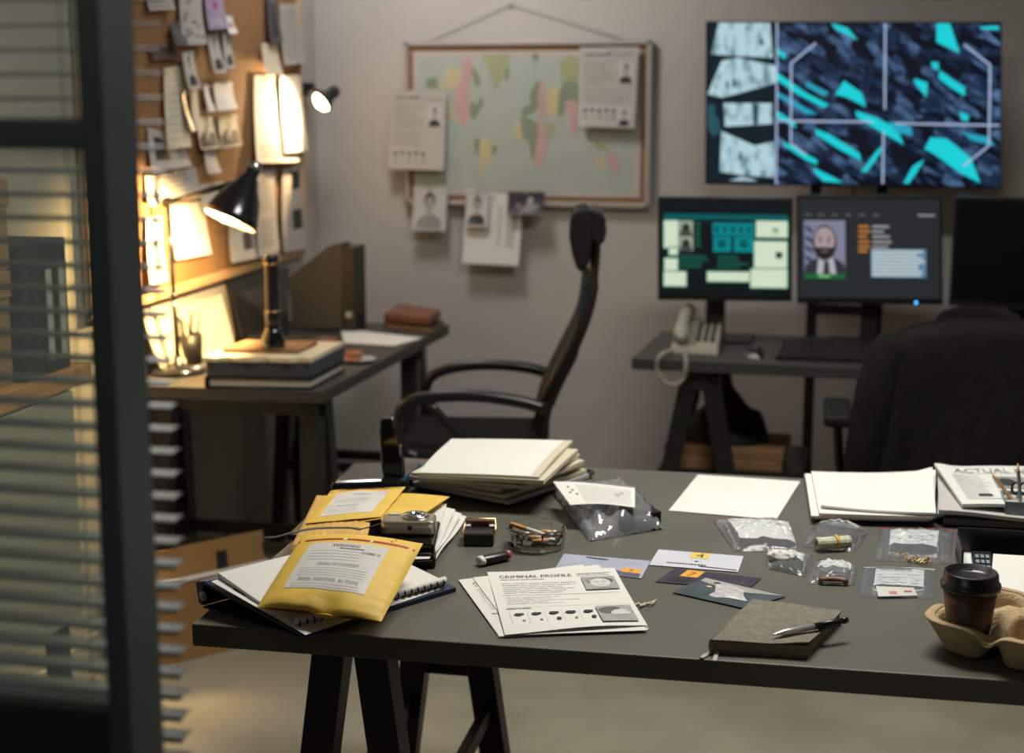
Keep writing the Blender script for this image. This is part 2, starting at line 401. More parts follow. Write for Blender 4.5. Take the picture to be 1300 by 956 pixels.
bl = thing('venetian_blind', 'pale horizontal slat blind hanging behind the glazed partition at the left edge', 'blind', (-0.83, 1.21, 1.95))
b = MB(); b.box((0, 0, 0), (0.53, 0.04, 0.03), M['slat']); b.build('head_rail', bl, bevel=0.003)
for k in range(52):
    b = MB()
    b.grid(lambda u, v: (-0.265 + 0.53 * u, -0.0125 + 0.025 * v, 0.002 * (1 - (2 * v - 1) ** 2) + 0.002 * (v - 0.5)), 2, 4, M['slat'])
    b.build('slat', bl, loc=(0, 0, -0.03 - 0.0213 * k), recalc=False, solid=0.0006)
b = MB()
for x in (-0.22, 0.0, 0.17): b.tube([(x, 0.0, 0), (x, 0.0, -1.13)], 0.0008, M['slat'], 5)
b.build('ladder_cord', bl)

# ================================================================== WALL ITEMS, CORKBOARD
XB = XW + 0.022
zb = PX(387, 322, XB)
y1, y0 = zb.y, 3.52
zbot, ztop = zb.z + 0.0, 2.05
cb = thing('cork_board', 'large pine-framed cork board covered with pinned papers above the left desk', 'notice board', (XB, (y0 + y1) / 2, zbot))
H, L = ztop - zbot, y1 - y0
b = MB(); b.box((-0.008, 0, H / 2), (0.012, L - 0.02, H - 0.02), M['cork']); b.build('cork_surface', cb)
b = MB()
for s in (-1, 1): b.box((-0.004, s * (L / 2 - 0.012), H / 2), (0.022, 0.024, H), M['pine'])
b.box((-0.004, 0, 0.012), (0.024, L, 0.028), M['pine']); b.box((-0.004, 0, H - 0.012), (0.022, L, 0.024), M['pine'])
b.build('board_frame', cb, bevel=0.003)

pin = None
def add_pin(o, pos, nrm, m=None):
    q = MB(); z = Vector(nrm).normalized(); X = z.to_track_quat('Z', 'Y').to_matrix().to_4x4()
    q.lathe([(0, 0), (0.003, 0), (0.003, 0.002), (0.0018, 0.003), (0.0022, 0.008), (0.004, 0.010), (0.004, 0.012), (0, 0.0125)], m or M['alu'], 10, X=X)
    c = q.build('push_pin', o); c.location = Vector(pos) - o.location
def bsheet(px, label, m, deco=None, lift=0.012, curl=0.018, name='pinned_paper', cat='paper', grp=None, k=0, pinm=None):
    # px: top-left, top-right, bottom-right, bottom-left on the photograph
    X = XW + 0.024 + 0.004 * k
    TL, TR, BR, BL = [PX(x, y, X) for x, y in px]
    s = Surf(BL, BR, TR, TL, h=lambda u, v: curl * (1 - v) ** 2 + 0.003 * math.sin(3 * u + 2 * v))
    if s.n.x < 0: s.n = -s.n
    s.base(m, 5, 6)
    if deco: deco(s)
    o = s.done(name, label, cat, grp)
    add_pin(o, s.p(0.5, 0.95, 0.001), s.n, pinm)
    return o
def q4(x0, y0, x1, y1, sl=0.0, tap=0): return [(x0, y0), (x1, y0 - sl), (x1 + tap, y1 - sl), (x0 + tap, y1)]
txt = lambda n=12, m=None: (lambda s: s.lines(0.1, 0.08, 0.9, 0.9, n, m or M['inkgrey'], 0.3, 5))
def fig(s, dark=None):
    s.portrait(0.12, 0.1, 0.88, 0.95, M['inklight'], M['photogrey'], M['ink'], dark or M['ink'])
bsheet(q4(226, -14, 256, 58, 2), 'pale blue-grey speckled map print pinned high beside the lilac photo', M['papergrey'], lambda s: [s.ell(random.uniform(.15, .85), random.uniform(.1, .9), .1, .03, M['inkgrey']) for _ in range(16)], k=1, name='map_print')
bsheet(q4(183, -22, 216, 14, 2), 'grey sheet pinned at the top left corner above the dark photo', M['papergrey'], txt(5), k=0)
bsheet(q4(216, 28, 233, 58, 1), 'small dark silhouette photograph pinned left of the speckled map print', M['photodark'], None, k=3, name='photo_print', cat='photo')
bsheet(q4(188, 58, 222, 76, 2), 'dark reddish strip photo pinned low on the left under the grey sheet', mat('maroon_photo_print', (0.06, 0.02, 0.02), 0.5), None, k=0, name='photo_print', cat='photo')
lil = mat('lilac_print', (0.34, 0.27, 0.42), 0.6, var=0.2, scale=40)
bsheet(q4(259, -10, 284, 38, 2), 'lilac photo with a magenta mark pinned at the top of the board', lil, lambda s: (s.ell(.5, .62, .16, .1, mat('magenta_mark', (0.42, 0.03, 0.16), 0.6)), s.lines(.15, .1, .85, .3, 4, M['inklight'])), k=1, name='photo_print', cat='photo')
bsheet(q4(285, 20, 296, 43, 1), 'tiny white card with a red mark beside the lilac photo', M['paper'], lambda s: s.rect(.2, .3, .8, .6, M['inkred']), k=1, name='pinned_card', cat='card')
bsheet([(262, 45), (278, 42), (282, 92), (266, 94)], 'narrow mugshot strip, left one of the pair under the lilac photo', M['papergrey'], fig, k=1, name='photo_strip', cat='photo')
bsheet([(282, 42), (294, 40), (293, 86), (281, 88)], 'narrow mugshot strip, right one of the pair under the lilac photo', M['papergrey'], fig, k=1, name='photo_strip', cat='photo')
bsheet([(338, -16), (352, -16), (354, 53), (337, 55)], 'tall dark photo of a figure pinned above the cream slip', M['photodark'], lambda s: (s.poly([(.3, .1), (.75, .1), (.6, .7), (.42, .7)], M['ink']), s.ell(.5, .8, .14, .06, M['photogrey'])), k=2, name='photo_print', cat='photo')
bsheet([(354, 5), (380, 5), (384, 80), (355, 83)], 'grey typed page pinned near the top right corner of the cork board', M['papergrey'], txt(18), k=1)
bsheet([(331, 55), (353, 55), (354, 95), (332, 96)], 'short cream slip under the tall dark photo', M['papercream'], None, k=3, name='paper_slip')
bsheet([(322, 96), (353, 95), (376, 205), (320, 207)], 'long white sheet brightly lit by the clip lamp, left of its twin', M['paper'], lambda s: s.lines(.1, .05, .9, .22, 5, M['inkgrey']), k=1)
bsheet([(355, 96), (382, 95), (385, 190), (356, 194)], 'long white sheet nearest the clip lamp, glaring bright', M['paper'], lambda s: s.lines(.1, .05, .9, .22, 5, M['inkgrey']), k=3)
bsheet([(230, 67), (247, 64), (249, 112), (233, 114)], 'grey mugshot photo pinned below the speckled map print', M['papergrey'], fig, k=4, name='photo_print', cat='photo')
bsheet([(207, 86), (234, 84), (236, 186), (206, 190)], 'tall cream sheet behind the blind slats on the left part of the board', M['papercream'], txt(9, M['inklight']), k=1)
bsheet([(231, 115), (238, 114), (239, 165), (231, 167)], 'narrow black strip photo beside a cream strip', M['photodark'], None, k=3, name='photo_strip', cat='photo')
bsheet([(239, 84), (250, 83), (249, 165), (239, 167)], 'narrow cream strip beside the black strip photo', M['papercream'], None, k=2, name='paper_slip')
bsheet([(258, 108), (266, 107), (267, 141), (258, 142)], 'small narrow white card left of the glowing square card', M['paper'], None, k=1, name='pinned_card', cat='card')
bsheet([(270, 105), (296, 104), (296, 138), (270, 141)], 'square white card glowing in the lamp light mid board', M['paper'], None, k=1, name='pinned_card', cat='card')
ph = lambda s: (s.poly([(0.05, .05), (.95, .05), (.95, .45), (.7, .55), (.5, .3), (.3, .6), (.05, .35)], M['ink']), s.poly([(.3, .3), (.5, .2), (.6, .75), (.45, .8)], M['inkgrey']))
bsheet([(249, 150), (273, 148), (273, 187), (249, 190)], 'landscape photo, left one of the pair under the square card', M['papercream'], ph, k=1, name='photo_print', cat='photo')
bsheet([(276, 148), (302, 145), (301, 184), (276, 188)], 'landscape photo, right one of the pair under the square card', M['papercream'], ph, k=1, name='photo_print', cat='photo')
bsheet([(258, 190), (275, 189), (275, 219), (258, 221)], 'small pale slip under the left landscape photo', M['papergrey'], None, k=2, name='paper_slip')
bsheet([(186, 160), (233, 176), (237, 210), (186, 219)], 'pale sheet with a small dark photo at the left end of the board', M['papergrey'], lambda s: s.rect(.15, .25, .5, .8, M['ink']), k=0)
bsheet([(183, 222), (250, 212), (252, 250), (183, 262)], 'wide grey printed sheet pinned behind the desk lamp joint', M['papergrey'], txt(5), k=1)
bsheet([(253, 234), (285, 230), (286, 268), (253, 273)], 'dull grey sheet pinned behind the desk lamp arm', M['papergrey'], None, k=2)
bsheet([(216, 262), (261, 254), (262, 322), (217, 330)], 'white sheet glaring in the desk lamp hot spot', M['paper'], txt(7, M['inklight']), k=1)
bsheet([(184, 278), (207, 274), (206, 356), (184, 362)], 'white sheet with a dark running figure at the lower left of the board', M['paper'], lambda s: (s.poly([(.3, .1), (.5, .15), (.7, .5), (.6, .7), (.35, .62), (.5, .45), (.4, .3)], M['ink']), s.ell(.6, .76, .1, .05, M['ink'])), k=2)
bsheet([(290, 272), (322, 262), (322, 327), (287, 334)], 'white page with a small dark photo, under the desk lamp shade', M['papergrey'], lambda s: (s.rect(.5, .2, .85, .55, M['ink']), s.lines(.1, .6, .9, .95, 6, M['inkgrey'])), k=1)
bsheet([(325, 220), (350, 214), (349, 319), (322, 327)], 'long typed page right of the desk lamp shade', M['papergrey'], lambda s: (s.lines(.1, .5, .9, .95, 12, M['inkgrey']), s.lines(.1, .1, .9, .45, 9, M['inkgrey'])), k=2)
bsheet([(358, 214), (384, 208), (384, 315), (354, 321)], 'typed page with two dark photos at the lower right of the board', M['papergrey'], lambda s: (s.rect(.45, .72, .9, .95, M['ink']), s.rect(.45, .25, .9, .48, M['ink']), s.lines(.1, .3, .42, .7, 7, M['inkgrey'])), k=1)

# clip lamp on the board's right end
c0 = PY(410, 128, 5.10)
cl = thing('clip_lamp', 'small clip-on spotlight glowing at the right end of the cork board', 'lamp', tuple(PX(389, 110, XB)))
LO = cl.location.copy()
b = MB(); b.box((0.01, 0, 0), (0.04, 0.03, 0.028), M['black']); b.box((-0.004, 0.0, -0.01), (0.02, 0.04, 0.05), M['black']); b.build('clamp', cl, bevel=0.003)
hd = c0 - LO; a0 = Vector((0.02, 0, 0))
b = MB(); b.tube(spline([a0, (a0 + hd) / 2 + Vector((0, 0, 0.01)), hd + Vector((0.0, 0.0, 0.03))], 6), 0.006, M['black'], 8); b.build('arm', cl)
dirn = Vector((-0.55, -0.62, -0.56)).normalized()
X = Matrix.Translation(hd) @ dirn.to_track_quat('Z', 'Y').to_matrix().to_4x4()
b = MB(); b.lathe([(0, -0.075), (0.018, -0.072), (0.022, -0.06), (0.022, -0.03), (0.036, -0.01), (0.042, 0.012), (0.040, 0.012), (0.034, -0.008), (0.018, -0.028), (0, -0.03)], M['black'], 24, X=X); b.build('lamp_shade', cl)
b = MB(); b.lathe([(0, -0.02), (0.02, -0.014), (0.036, 0.006), (0.03, 0.018), (0.015, 0.026), (0, 0.028)], M['bulb'], 20, X=X); b.build('bulb', cl)
clip_pos = LO + hd + dirn * 0.035
spot('clip_lamp_light', clip_pos, PX(352, 150, XW), 26, (1.0, 0.66, 0.30), 116, 0.12, 0.012)

# world map board
YB = YW - 0.025
def bk(px, off=0.0): return [PY(x, y, YB - off) for x, y in px]
fr = bk([(513, 259), (822, 260), (829, 55), (517, 53)])
cx_ = sum((q.x for q in fr)) / 4; zlo = min(q.z for q in fr); zhi = max(q.z for q in fr); x0_, x1_ = fr[0].x + 0.003, fr[1].x + 0.003
mp = thing('map_board', 'framed world map on a cork board hanging on the back wall', 'map', (cx_, YB, zlo))
W_, H_ = x1_ - x0_, zhi - zlo
b = MB()
for s in (-1, 1): b.box((s * (W_ / 2 - 0.008), 0, H_ / 2), (0.018, 0.026, H_), M['alu'])
b.box((0, 0, 0.008), (W_, 0.026, 0.018), M['alu']); b.box((0, 0, H_ - 0.008), (W_, 0.026, 0.018), M['alu'])
b.build('board_frame', mp, bevel=0.003)
b = MB(); b.box((0, 0.006, H_ / 2), (W_ - 0.02, 0.008, H_ - 0.02), M['cork']); b.build('cork_surface', mp)
sea = mat('map_sea', (0.39, 0.455, 0.425), 0.5, var=0.04)
def mcv(pts):  # crop coordinates of the map -> uv
    return [((x - 145) / 843.0, 1 - (y - 115) / 512.0) for x, y in pts]
mz0, mz1 = 0.036, H_ - 0.036
s = Surf((-W_ / 2 + 0.036, 0, mz0), (W_ / 2 - 0.036, 0, mz0), (W_ / 2 - 0.036, 0, mz1), (-W_ / 2 + 0.036, 0, mz1))
s.base(M['papergrey'], 2, 2)
s.rect(.028, .045, .972, .955, sea)
mg, my, mk, mo = [mat(n, c, 0.6, var=0.08) for n, c in (('map_green', (0.22, 0.27, 0.20)), ('map_yellow', (0.52, 0.47, 0.28)), ('map_pink', (0.53, 0.34, 0.35)), ('map_olive', (0.34, 0.37, 0.22)))]
for m_, pts in ((mg, [(190, 215), (235, 205), (240, 245), (200, 248)]), (my, [(240, 225), (262, 240), (300, 330), (318, 370), (290, 360), (262, 300), (240, 250)]),
                (mk, [(330, 150), (360, 125), (372, 180), (352, 250), (365, 310), (350, 360), (330, 385), (345, 405), (318, 370), (300, 300), (300, 240), (330, 200)]),
                (my, [(268, 180), (300, 165), (330, 180), (318, 230), (285, 250), (262, 235)]), (mg, [(365, 165), (395, 200), (400, 235), (380, 240), (368, 205)]),
                (mg, [(360, 290), (385, 300), (400, 270), (412, 300), (392, 330), (375, 360), (358, 345)]), (mo, [(405, 125), (510, 125), (505, 180), (480, 215), (455, 260), (435, 205), (415, 160)]),
                (mg, [(490, 180), (508, 175), (505, 215), (488, 215)]), (mg, [(375, 425), (398, 420), (405, 470), (385, 485), (372, 455)]),
                (my, [(398, 420), (430, 425), (462, 450), (440, 500), (415, 520), (400, 560), (388, 560), (398, 500), (392, 465)]), (mg, [(440, 445), (462, 450), (452, 480), (436, 480)]),
                (my, [(528, 370), (555, 362), (566, 400), (550, 430), (528, 420), (522, 395)]), (mg, [(545, 345), (585, 350), (612, 370), (612, 450), (602, 510), (585, 480), (578, 430), (556, 420)]),
                (mk, [(612, 360), (632, 355), (640, 400), (648, 440), (640, 490), (615, 528), (598, 515), (605, 450), (612, 420)]), (mo, [(640, 372), (672, 360), (680, 395), (655, 430), (642, 400)]),
                (mg, [(578, 270), (600, 230), (618, 215), (622, 290), (600, 330), (560, 345), (548, 335), (560, 310), (585, 300)]), (mk, [(618, 215), (636, 232), (640, 345), (620, 350), (612, 320)]),
                (my, [(640, 250), (688, 235), (690, 330), (660, 350), (642, 330)]), (mg, [(690, 260), (720, 205), (760, 230), (760, 300), (720, 290), (700, 350), (684, 330)]),
                (mk, [(712, 290), (752, 285), (762, 330), (755, 400), (742, 418), (728, 385), (730, 350), (710, 320)]), (mo, [(690, 150), (730, 130), (765, 140), (768, 210), (700, 230)]),
                (mo, [(785, 390), (805, 400), (812, 425), (795, 420)]), (my, [(822, 490), (845, 480), (862, 495), (858, 530), (830, 525)]), (mk, [(872, 465), (895, 470), (912, 510), (900, 548), (880, 520), (870, 490)]),
                (mo, [(820, 420), (850, 440), (880, 455), (850, 465), (822, 450)]), (mg, [(590, 125), (615, 125), (612, 150), (595, 150)])):
    s.poly(mcv(pts), m_)
for t in range(10):
    s.rect(.02 + random.random() * .9, .03 + random.random() * .12, .03 + random.random() * .9 * 0 + .06 + random.random() * .9, 0, M['inklight']) if False else None
mo_ = s.mb.build('map_sheet', mp, loc=(0, -0.004, 0), recalc=False)
nail = PY(648, 6, YW)
b = MB(); q0 = Vector((PY(545, 52, YW).x, YW - 0.008, zhi)); q1 = Vector((PY(795, 52, YW).x, YW - 0.008, zhi)); nl = Vector((nail.x, YW - 0.008, nail.z))
b.tube([q0, nl], 0.0014, M['inkgrey'], 6); b.tube([nl, q1], 0.0014, M['inkgrey'], 6); b.lathe([(0, 0), (0.006, 0), (0.006, 0.01), (0, 0.012)], M['alu'], 10, X=Matrix.Translation(nl) @ Matrix.Rotation(R(90), 4, 'X'))
tag(b.build('hanging_cord', origin=nl), 'thin cord with a nail, hanging above the framed world map', 'cord')

def wsheet(px, label, m, deco, off=0.03, curl=0.02, name='pinned_paper', cat='paper', pm=None, pv=0.96):
    TL, TR, BR, BL = bk(px, off)
    s = Surf(BL, BR, TR, TL, h=lambda u, v: curl * (1 - v) ** 2 + 0.002 * math.sin(4 * u))
    s.base(m, 6, 8); deco(s); o = s.done(name, label, cat); add_pin(o, s.p(0.5, pv, 0.001), s.n, pm); return o
def wanted(s):
    s.text('CRIMINAL PROFILE', .08, .885, .035, M['ink'], .45); s.lines(.58, .87, .95, .93, 3, M['inkgrey'])
    s.lines(.08, .52, .66, .84, 9, M['inkgrey'], .28, 4, .5); s.portrait(.68, .55, .93, .81, M['inklight'], M['photogrey'], M['ink'], M['ink'])
    s.rect(.06, .50, .94, .503, M['inkgrey']); s.lines(.08, .30, .9, .48, 5, M['inkgrey'], .22, 5, .5)
    for i in range(5):
        s.ell(.12 + .125 * i, .20 + .01 * (i % 2), .032, .024, M['ink'], 8); s.ell(.13 + .125 * i, .12, .012, .03, M['inkgrey'] if i % 2 else M['ink'], 6)
    return s
wsheet([(496, 114), (566, 116), (565, 216), (495, 214)], 'typed criminal profile sheet pinned over the left edge of the map board', M['papergrey'], wanted)
wsheet([(736, 60), (811, 59), (806, 163), (735, 160)], 'typed criminal profile sheet pinned over the top right of the map', M['papergrey'], lambda s: (wanted(s), s.portrait(.70, .03, .92, .24, M['inklight'], M['photogrey'], M['ink'], M['ink'])))
wsheet([(525, 236), (568, 237), (567, 293), (524, 292)], 'grey portrait photo of a person in a vest hanging under the map', M['papergrey'], lambda s: s.portrait(.05, .05, .95, .93, M['inklight'], M['photogrey'], M['ink'], M['inkgrey']), name='photo_print', cat='photo', pm=M['red'])
wsheet([(592, 240), (664, 250), (659, 337), (588, 333)], 'white typed page hanging below the map board behind a portrait photo', M['paper'], lambda s: (s.lines(.58, .25, .68, .85, 14, M['inkgrey'], .3, 2), s.lines(.74, .25, .93, .9, 20, M['inkgrey'], .4, 2)))
wsheet([(592, 242), (622, 243), (620, 288), (591, 287)], 'small portrait photo of a bearded person pinned over the hanging white page', M['papergrey'], lambda s: s.portrait(.06, .06, .94, .9, M['inklight'], M['photogrey'], M['ink'], M['ink']), off=0.045, name='photo_print', cat='photo', pm=M['red'])
wsheet([(645, 243), (692, 244), (690, 273), (645, 272)], 'small dark landscape photo pinned to the bottom frame of the map', M['photodark'], lambda s: (s.ell(.62, .6, .08, .2, M['photogrey']), s.poly([(.3, .1), (.7, .1), (.9, .45), (.55, .5)], M['inkgrey']), s.ell(.3, .4, .06, .1, M['inkgrey'])), off=0.05, name='photo_print', cat='photo')

# ================================================================== DESKS
def trestle(parent, loc, rz, L, Hh, splay=0.20, name='trestle'):
    b = MB(); b.T = Matrix.Translation(loc) @ Matrix.Rotation(rz, 4, 'Z')
    b.box((0, 0, Hh - 0.03), (L, 0.06, 0.06), M['black'])
    for sx in (-1, 1):
        for sy in (-1, 1):
            X0, X1 = sx * (L / 2 - 0.04), sx * (L / 2 - 0.02)
            t = [(X0 - .03, sy * .03 - .028, Hh - .02), (X0 + .03, sy * .03 - .028, Hh - .02), (X0 + .03, sy * .03 + .028, Hh - .02), (X0 - .03, sy * .03 + .028, Hh - .02)]
            q = [(X1 - .022, sy * splay - .028, 0), (X1 + .022, sy * splay - .028, 0), (X1 + .022, sy * splay + .028, 0), (X1 - .022, sy * splay + .028, 0)]
            b.hexa(q, t, M['black'])
    for sy in (-1, 1): b.box((0, sy * (0.03 + (splay - .03) * .62), Hh * 0.38), (L - 0.1, 0.02, 0.035), M['black'])
    for sx in (-1, 1): b.box((sx * (L / 2 - .03), 0, Hh * 0.5), (0.015, splay * 1.0, 0.025), M['black'])
    return b.build(name, parent, bevel=0.002)
def desk(name, label, quad, th, mt, trs, loc):
    t = thing(name, label, 'desk', loc)
    l = Vector(loc); b = MB()
    b.prism([(q[0] - l.x, q[1] - l.y) for q in quad], 0.74 - th, 0.74, mt); b.build('tabletop', t, bevel=0.0025)
    for (x, y, rz, L, sp) in trs: trestle(t, (x - l.x, y - l.y, 0), rz, L, 0.74 - th, sp)
    return t
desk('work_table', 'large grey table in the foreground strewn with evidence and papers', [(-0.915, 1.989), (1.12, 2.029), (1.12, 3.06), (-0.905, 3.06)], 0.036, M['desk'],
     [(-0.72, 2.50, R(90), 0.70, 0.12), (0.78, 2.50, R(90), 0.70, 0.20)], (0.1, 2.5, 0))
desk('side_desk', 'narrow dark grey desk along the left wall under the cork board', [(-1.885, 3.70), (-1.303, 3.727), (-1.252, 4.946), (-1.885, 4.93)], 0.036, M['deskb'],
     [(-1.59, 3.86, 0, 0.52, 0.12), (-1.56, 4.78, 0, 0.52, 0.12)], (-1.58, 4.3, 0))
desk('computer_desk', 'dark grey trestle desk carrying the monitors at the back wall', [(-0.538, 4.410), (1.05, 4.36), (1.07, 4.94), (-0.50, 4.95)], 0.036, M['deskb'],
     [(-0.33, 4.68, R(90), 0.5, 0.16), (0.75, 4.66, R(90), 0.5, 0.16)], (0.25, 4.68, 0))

# ================================================================== TELEVISION AND MONITORS
def city_mat():
    m, nt, bs = _bsdf('city_map_screen'); L_ = nt.links.new
    tc = nt.nodes.new('ShaderNodeTexCoord'); mp_ = nt.nodes.new('ShaderNodeMapping')
    mr_ = nt.nodes.new('ShaderNodeMapping'); mr_.inputs['Rotation'].default_value = (0, R(-32), 0); mp_.inputs['Scale'].default_value = (9, 1, 24)
    L_(tc.outputs['Object'], mr_.inputs[0]); L_(mr_.outputs[0], mp_.inputs[0])
    v = nt.nodes.new('ShaderNodeTexVoronoi'); v.inputs['Scale'].default_value = 1.6; v.distance = 'CHEBYCHEV'; L_(mp_.outputs[0], v.inputs['Vector'])
    n = nt.nodes.new('ShaderNodeTexNoise'); n.inputs['Scale'].default_value = 2.2; n.inputs['Detail'].default_value = 6; L_(mp_.outputs[0], n.inputs['Vector'])
    mx = nt.nodes.new('ShaderNodeMix'); mx.data_type = 'RGBA'; mx.inputs[0].default_value = 0.55; L_(v.outputs['Color'], mx.inputs[6]); L_(n.outputs['Fac'], mx.inputs[7])
    r = nt.nodes.new('ShaderNodeValToRGB'); e = r.color_ramp.elements
    e[0].position = 0.44; e[0].color = (0.002, 0.004, 0.012, 1); e[1].position = 0.74; e[1].color = (0.10, 0.20, 0.38, 1)
    k = e.new(0.56); k.color = (0.012, 0.03, 0.08, 1)
    L_(mx.outputs[2], r.inputs[0]); L_(r.outputs[0], bs.inputs['Emission Color']); bs.inputs['Emission Strength'].default_value = 0.85
    bs.inputs['Base Color'].default_value = (0.01, 0.01, 0.012, 1); bs.inputs['Roughness'].default_value = 0.25
    return m
def cctv_mat():
    m, nt, bs = _bsdf('camera_feed_screen'); L_ = nt.links.new
    tc = nt.nodes.new('ShaderNodeTexCoord'); mp_ = nt.nodes.new('ShaderNodeMapping'); mp_.inputs['Scale'].default_value = (26, 1, 14); L_(tc.outputs['Object'], mp_.inputs[0])
    n = nt.nodes.new('ShaderNodeTexNoise'); n.inputs['Scale'].default_value = 1.3; n.inputs['Detail'].default_value = 5; L_(mp_.outputs[0], n.inputs['Vector'])
    r = nt.nodes.new('ShaderNodeValToRGB'); e = r.color_ramp.elements
    e[0].position = 0.30; e[0].color = (0.04, 0.12, 0.16, 1); e[1].position = 0.52; e[1].color = (0.42, 0.62, 0.68, 1)
    L_(n.outputs['Fac'], r.inputs[0]); L_(r.outputs[0], bs.inputs['Emission Color']); bs.inputs['Emission Strength'].default_value = 1.0
    bs.inputs['Base Color'].default_value = (0.01, 0.01, 0.012, 1)
    return m
def screen_box(parent, s, th, m, name, inset=0.0):
    b = MB(); bk_ = [s.p(0, 0, -th), s.p(1, 0, -th), s.p(1, 1, -th), s.p(0, 1, -th)]; ft = [s.p(0, 0, -0.001), s.p(1, 0, -0.001), s.p(1, 1, -0.001), s.p(0, 1, -0.001)]
    b.hexa(bk_, ft, m)
    o = b.build(name, origin=s.mid, bevel=0.002); o.parent = parent; o.location = s.mid - parent.location; return o
YT = 5.10
TL, TR, BR, BL = [PY(x, y, YT) for x, y in ((896, 27), (1272, 28), (1271, 240), (895, 234))]
mid = (BL + BR) / 2
tv = thing('television', 'large wall-height television showing a cyan and blue satellite city map', 'television', (mid.x, YT + 0.02, mid.z - 0.0))
s = Surf(BL, BR, TR, TL); screen_box(tv, s, 0.04, M['gloss'], 'casing')
def tvp(*pts): return [((x - 205) / 1016, 1 - (y - 50) / (553 + 15 * (x - 205) / 1016)) for x, y in pts]
s.rect(.245, .012, .996, .988, city_mat(), n=2); s.rect(.006, .012, .243, .988, glow(0.004, 0.012, 0.02), n=2)
ct = cctv_mat(); cy = glow(0.01, 0.62, 0.68); cy2 = glow(0.02, 0.36, 0.52); wl = glow(0.40, 0.50, 0.72); bk1 = glow(0.003, 0.01, 0.015)
for pts in ([(250, 55), (432, 55), (443, 172), (300, 165), (225, 160)], [(262, 182), (320, 172), (452, 198), (460, 255), (330, 290), (265, 306), (212, 296)],
            [(270, 325), (440, 325), (445, 395), (275, 405)], [(262, 420), (380, 470), (448, 455), (452, 580), (330, 570), (258, 560)], [(290, 590), (340, 576), (392, 592)]):
    s.poly(tvp(*pts), ct)
for pts in ([(212, 330), (240, 330), (262, 420), (235, 440), (212, 410)], [(370, 325), (395, 330), (392, 395), (375, 400)]): s.poly(tvp(*pts), glow(0.02, 0.08, 0.11))
for x, y, hh in ((282, 275, 26), (306, 270, 26), (404, 130, 22), (330, 520, 30), (245, 370, 50)): s.poly(tvp((x - 5, y), (x + 5, y), (x + 4, y - hh), (x - 3, y - hh)), bk1)
for pts in ([(1004, 55), (1048, 55), (1082, 155), (1003, 118)], [(645, 55), (700, 70), (738, 112), (660, 75)], [(457, 140), (488, 160), (484, 178), (460, 158)],
            [(457, 220), (560, 290), (640, 330), (620, 340), (520, 290), (457, 245)], [(690, 248), (752, 290), (766, 338), (700, 305), (660, 295)],
            [(730, 350), (800, 372), (870, 410), (896, 466), (820, 425), (735, 372)], [(590, 412), (640, 430), (745, 495), (750, 522), (680, 485), (595, 432)],
            [(457, 350), (520, 390), (525, 410), (457, 372)], [(480, 455), (530, 480), (600, 520), (598, 535), (560, 520), (484, 470)], [(585, 545), (650, 575), (690, 598), (620, 592), (588, 560)],
            [(965, 480), (985, 440), (1040, 445), (1120, 510), (1152, 598), (1080, 560), (1000, 500)], [(925, 540), (965, 515), (940, 560), (912, 600), (895, 598)],
            [(985, 185), (1010, 185), (1012, 212), (990, 205)], [(1015, 212), (1060, 245), (1100, 270), (1098, 300), (1050, 270), (1012, 240)], [(1080, 350), (1112, 365), (1110, 385), (1090, 380)],
            [(750, 560), (800, 490), (820, 470), (818, 490), (770, 560)], [(1150, 66), (1210, 62), (1210, 76), (1150, 74)], [(930, 240), (975, 255), (970, 305), (958, 290), (930, 255)]):
    s.poly(tvp(*pts), cy)
for pts in ([(457, 285), (540, 330), (600, 362), (560, 362), (457, 300)], [(840, 385), (920, 405), (925, 435), (870, 425)], [(1090, 420), (1180, 440), (1200, 470), (1120, 450)], [(560, 250), (640, 290), (620, 300), (560, 268)]):
    s.poly(tvp(*pts), cy2)
def ln(x0, y0, x1, y1, w=5):
    d = Vector((x1 - x0, y1 - y0)).normalized() * w; n_ = (-d.y, d.x)
    s.poly(tvp((x0 + n_[0], y0 + n_[1]), (x1 + n_[0], y1 + n_[1]), (x1 - n_[0], y1 - n_[1]), (x0 - n_[0], y0 - n_[1])), wl)
for a in ((830, 55, 830, 345), (826, 420, 824, 600), (457, 385, 790, 388), (865, 393, 1214, 399), (507, 186, 507, 462), (507, 190, 592, 122), (1182, 192, 1180, 468), (1184, 196, 1096, 126), (1180, 468, 1094, 540), (507, 462, 560, 500)):
    ln(*a, w=3.2)
ln(457, 53, 457, 603, 3)
o = s.mb.build('screen', origin=s.mid, recalc=False); o.parent = tv; o.location = s.mid - tv.location
b = MB()
for px in (1036, 1120):
    q = PY(px, 240, YT + .05); b.box((q.x, YT + .05, (q.z + 0.05) / 2), (0.036, 0.02, q.z + 0.02), M['black'])
qa, qb = PY(1036, 392, YT + .05), PY(1120, 392, YT + .05)
b.box(((qa.x + qb.x) / 2, YT + .05, qa.z), (qb.x - qa.x, 0.02, 0.035), M['black'])
b.box(((qa.x + qb.x) / 2, YT + .05, 0.012), (0.6, 0.36, 0.024), M['black'])
b.tube(spline([(mid.x + .02, YT + .045, mid.z + .01), (mid.x + .01, YT + .05, mid.z - .03), (mid.x - .01, YT + .05, mid.z - .05)], 5), 0.004, M['black'], 6)
o = b.build('stand', bevel=0.002); o.parent = tv; o.location = -tv.location

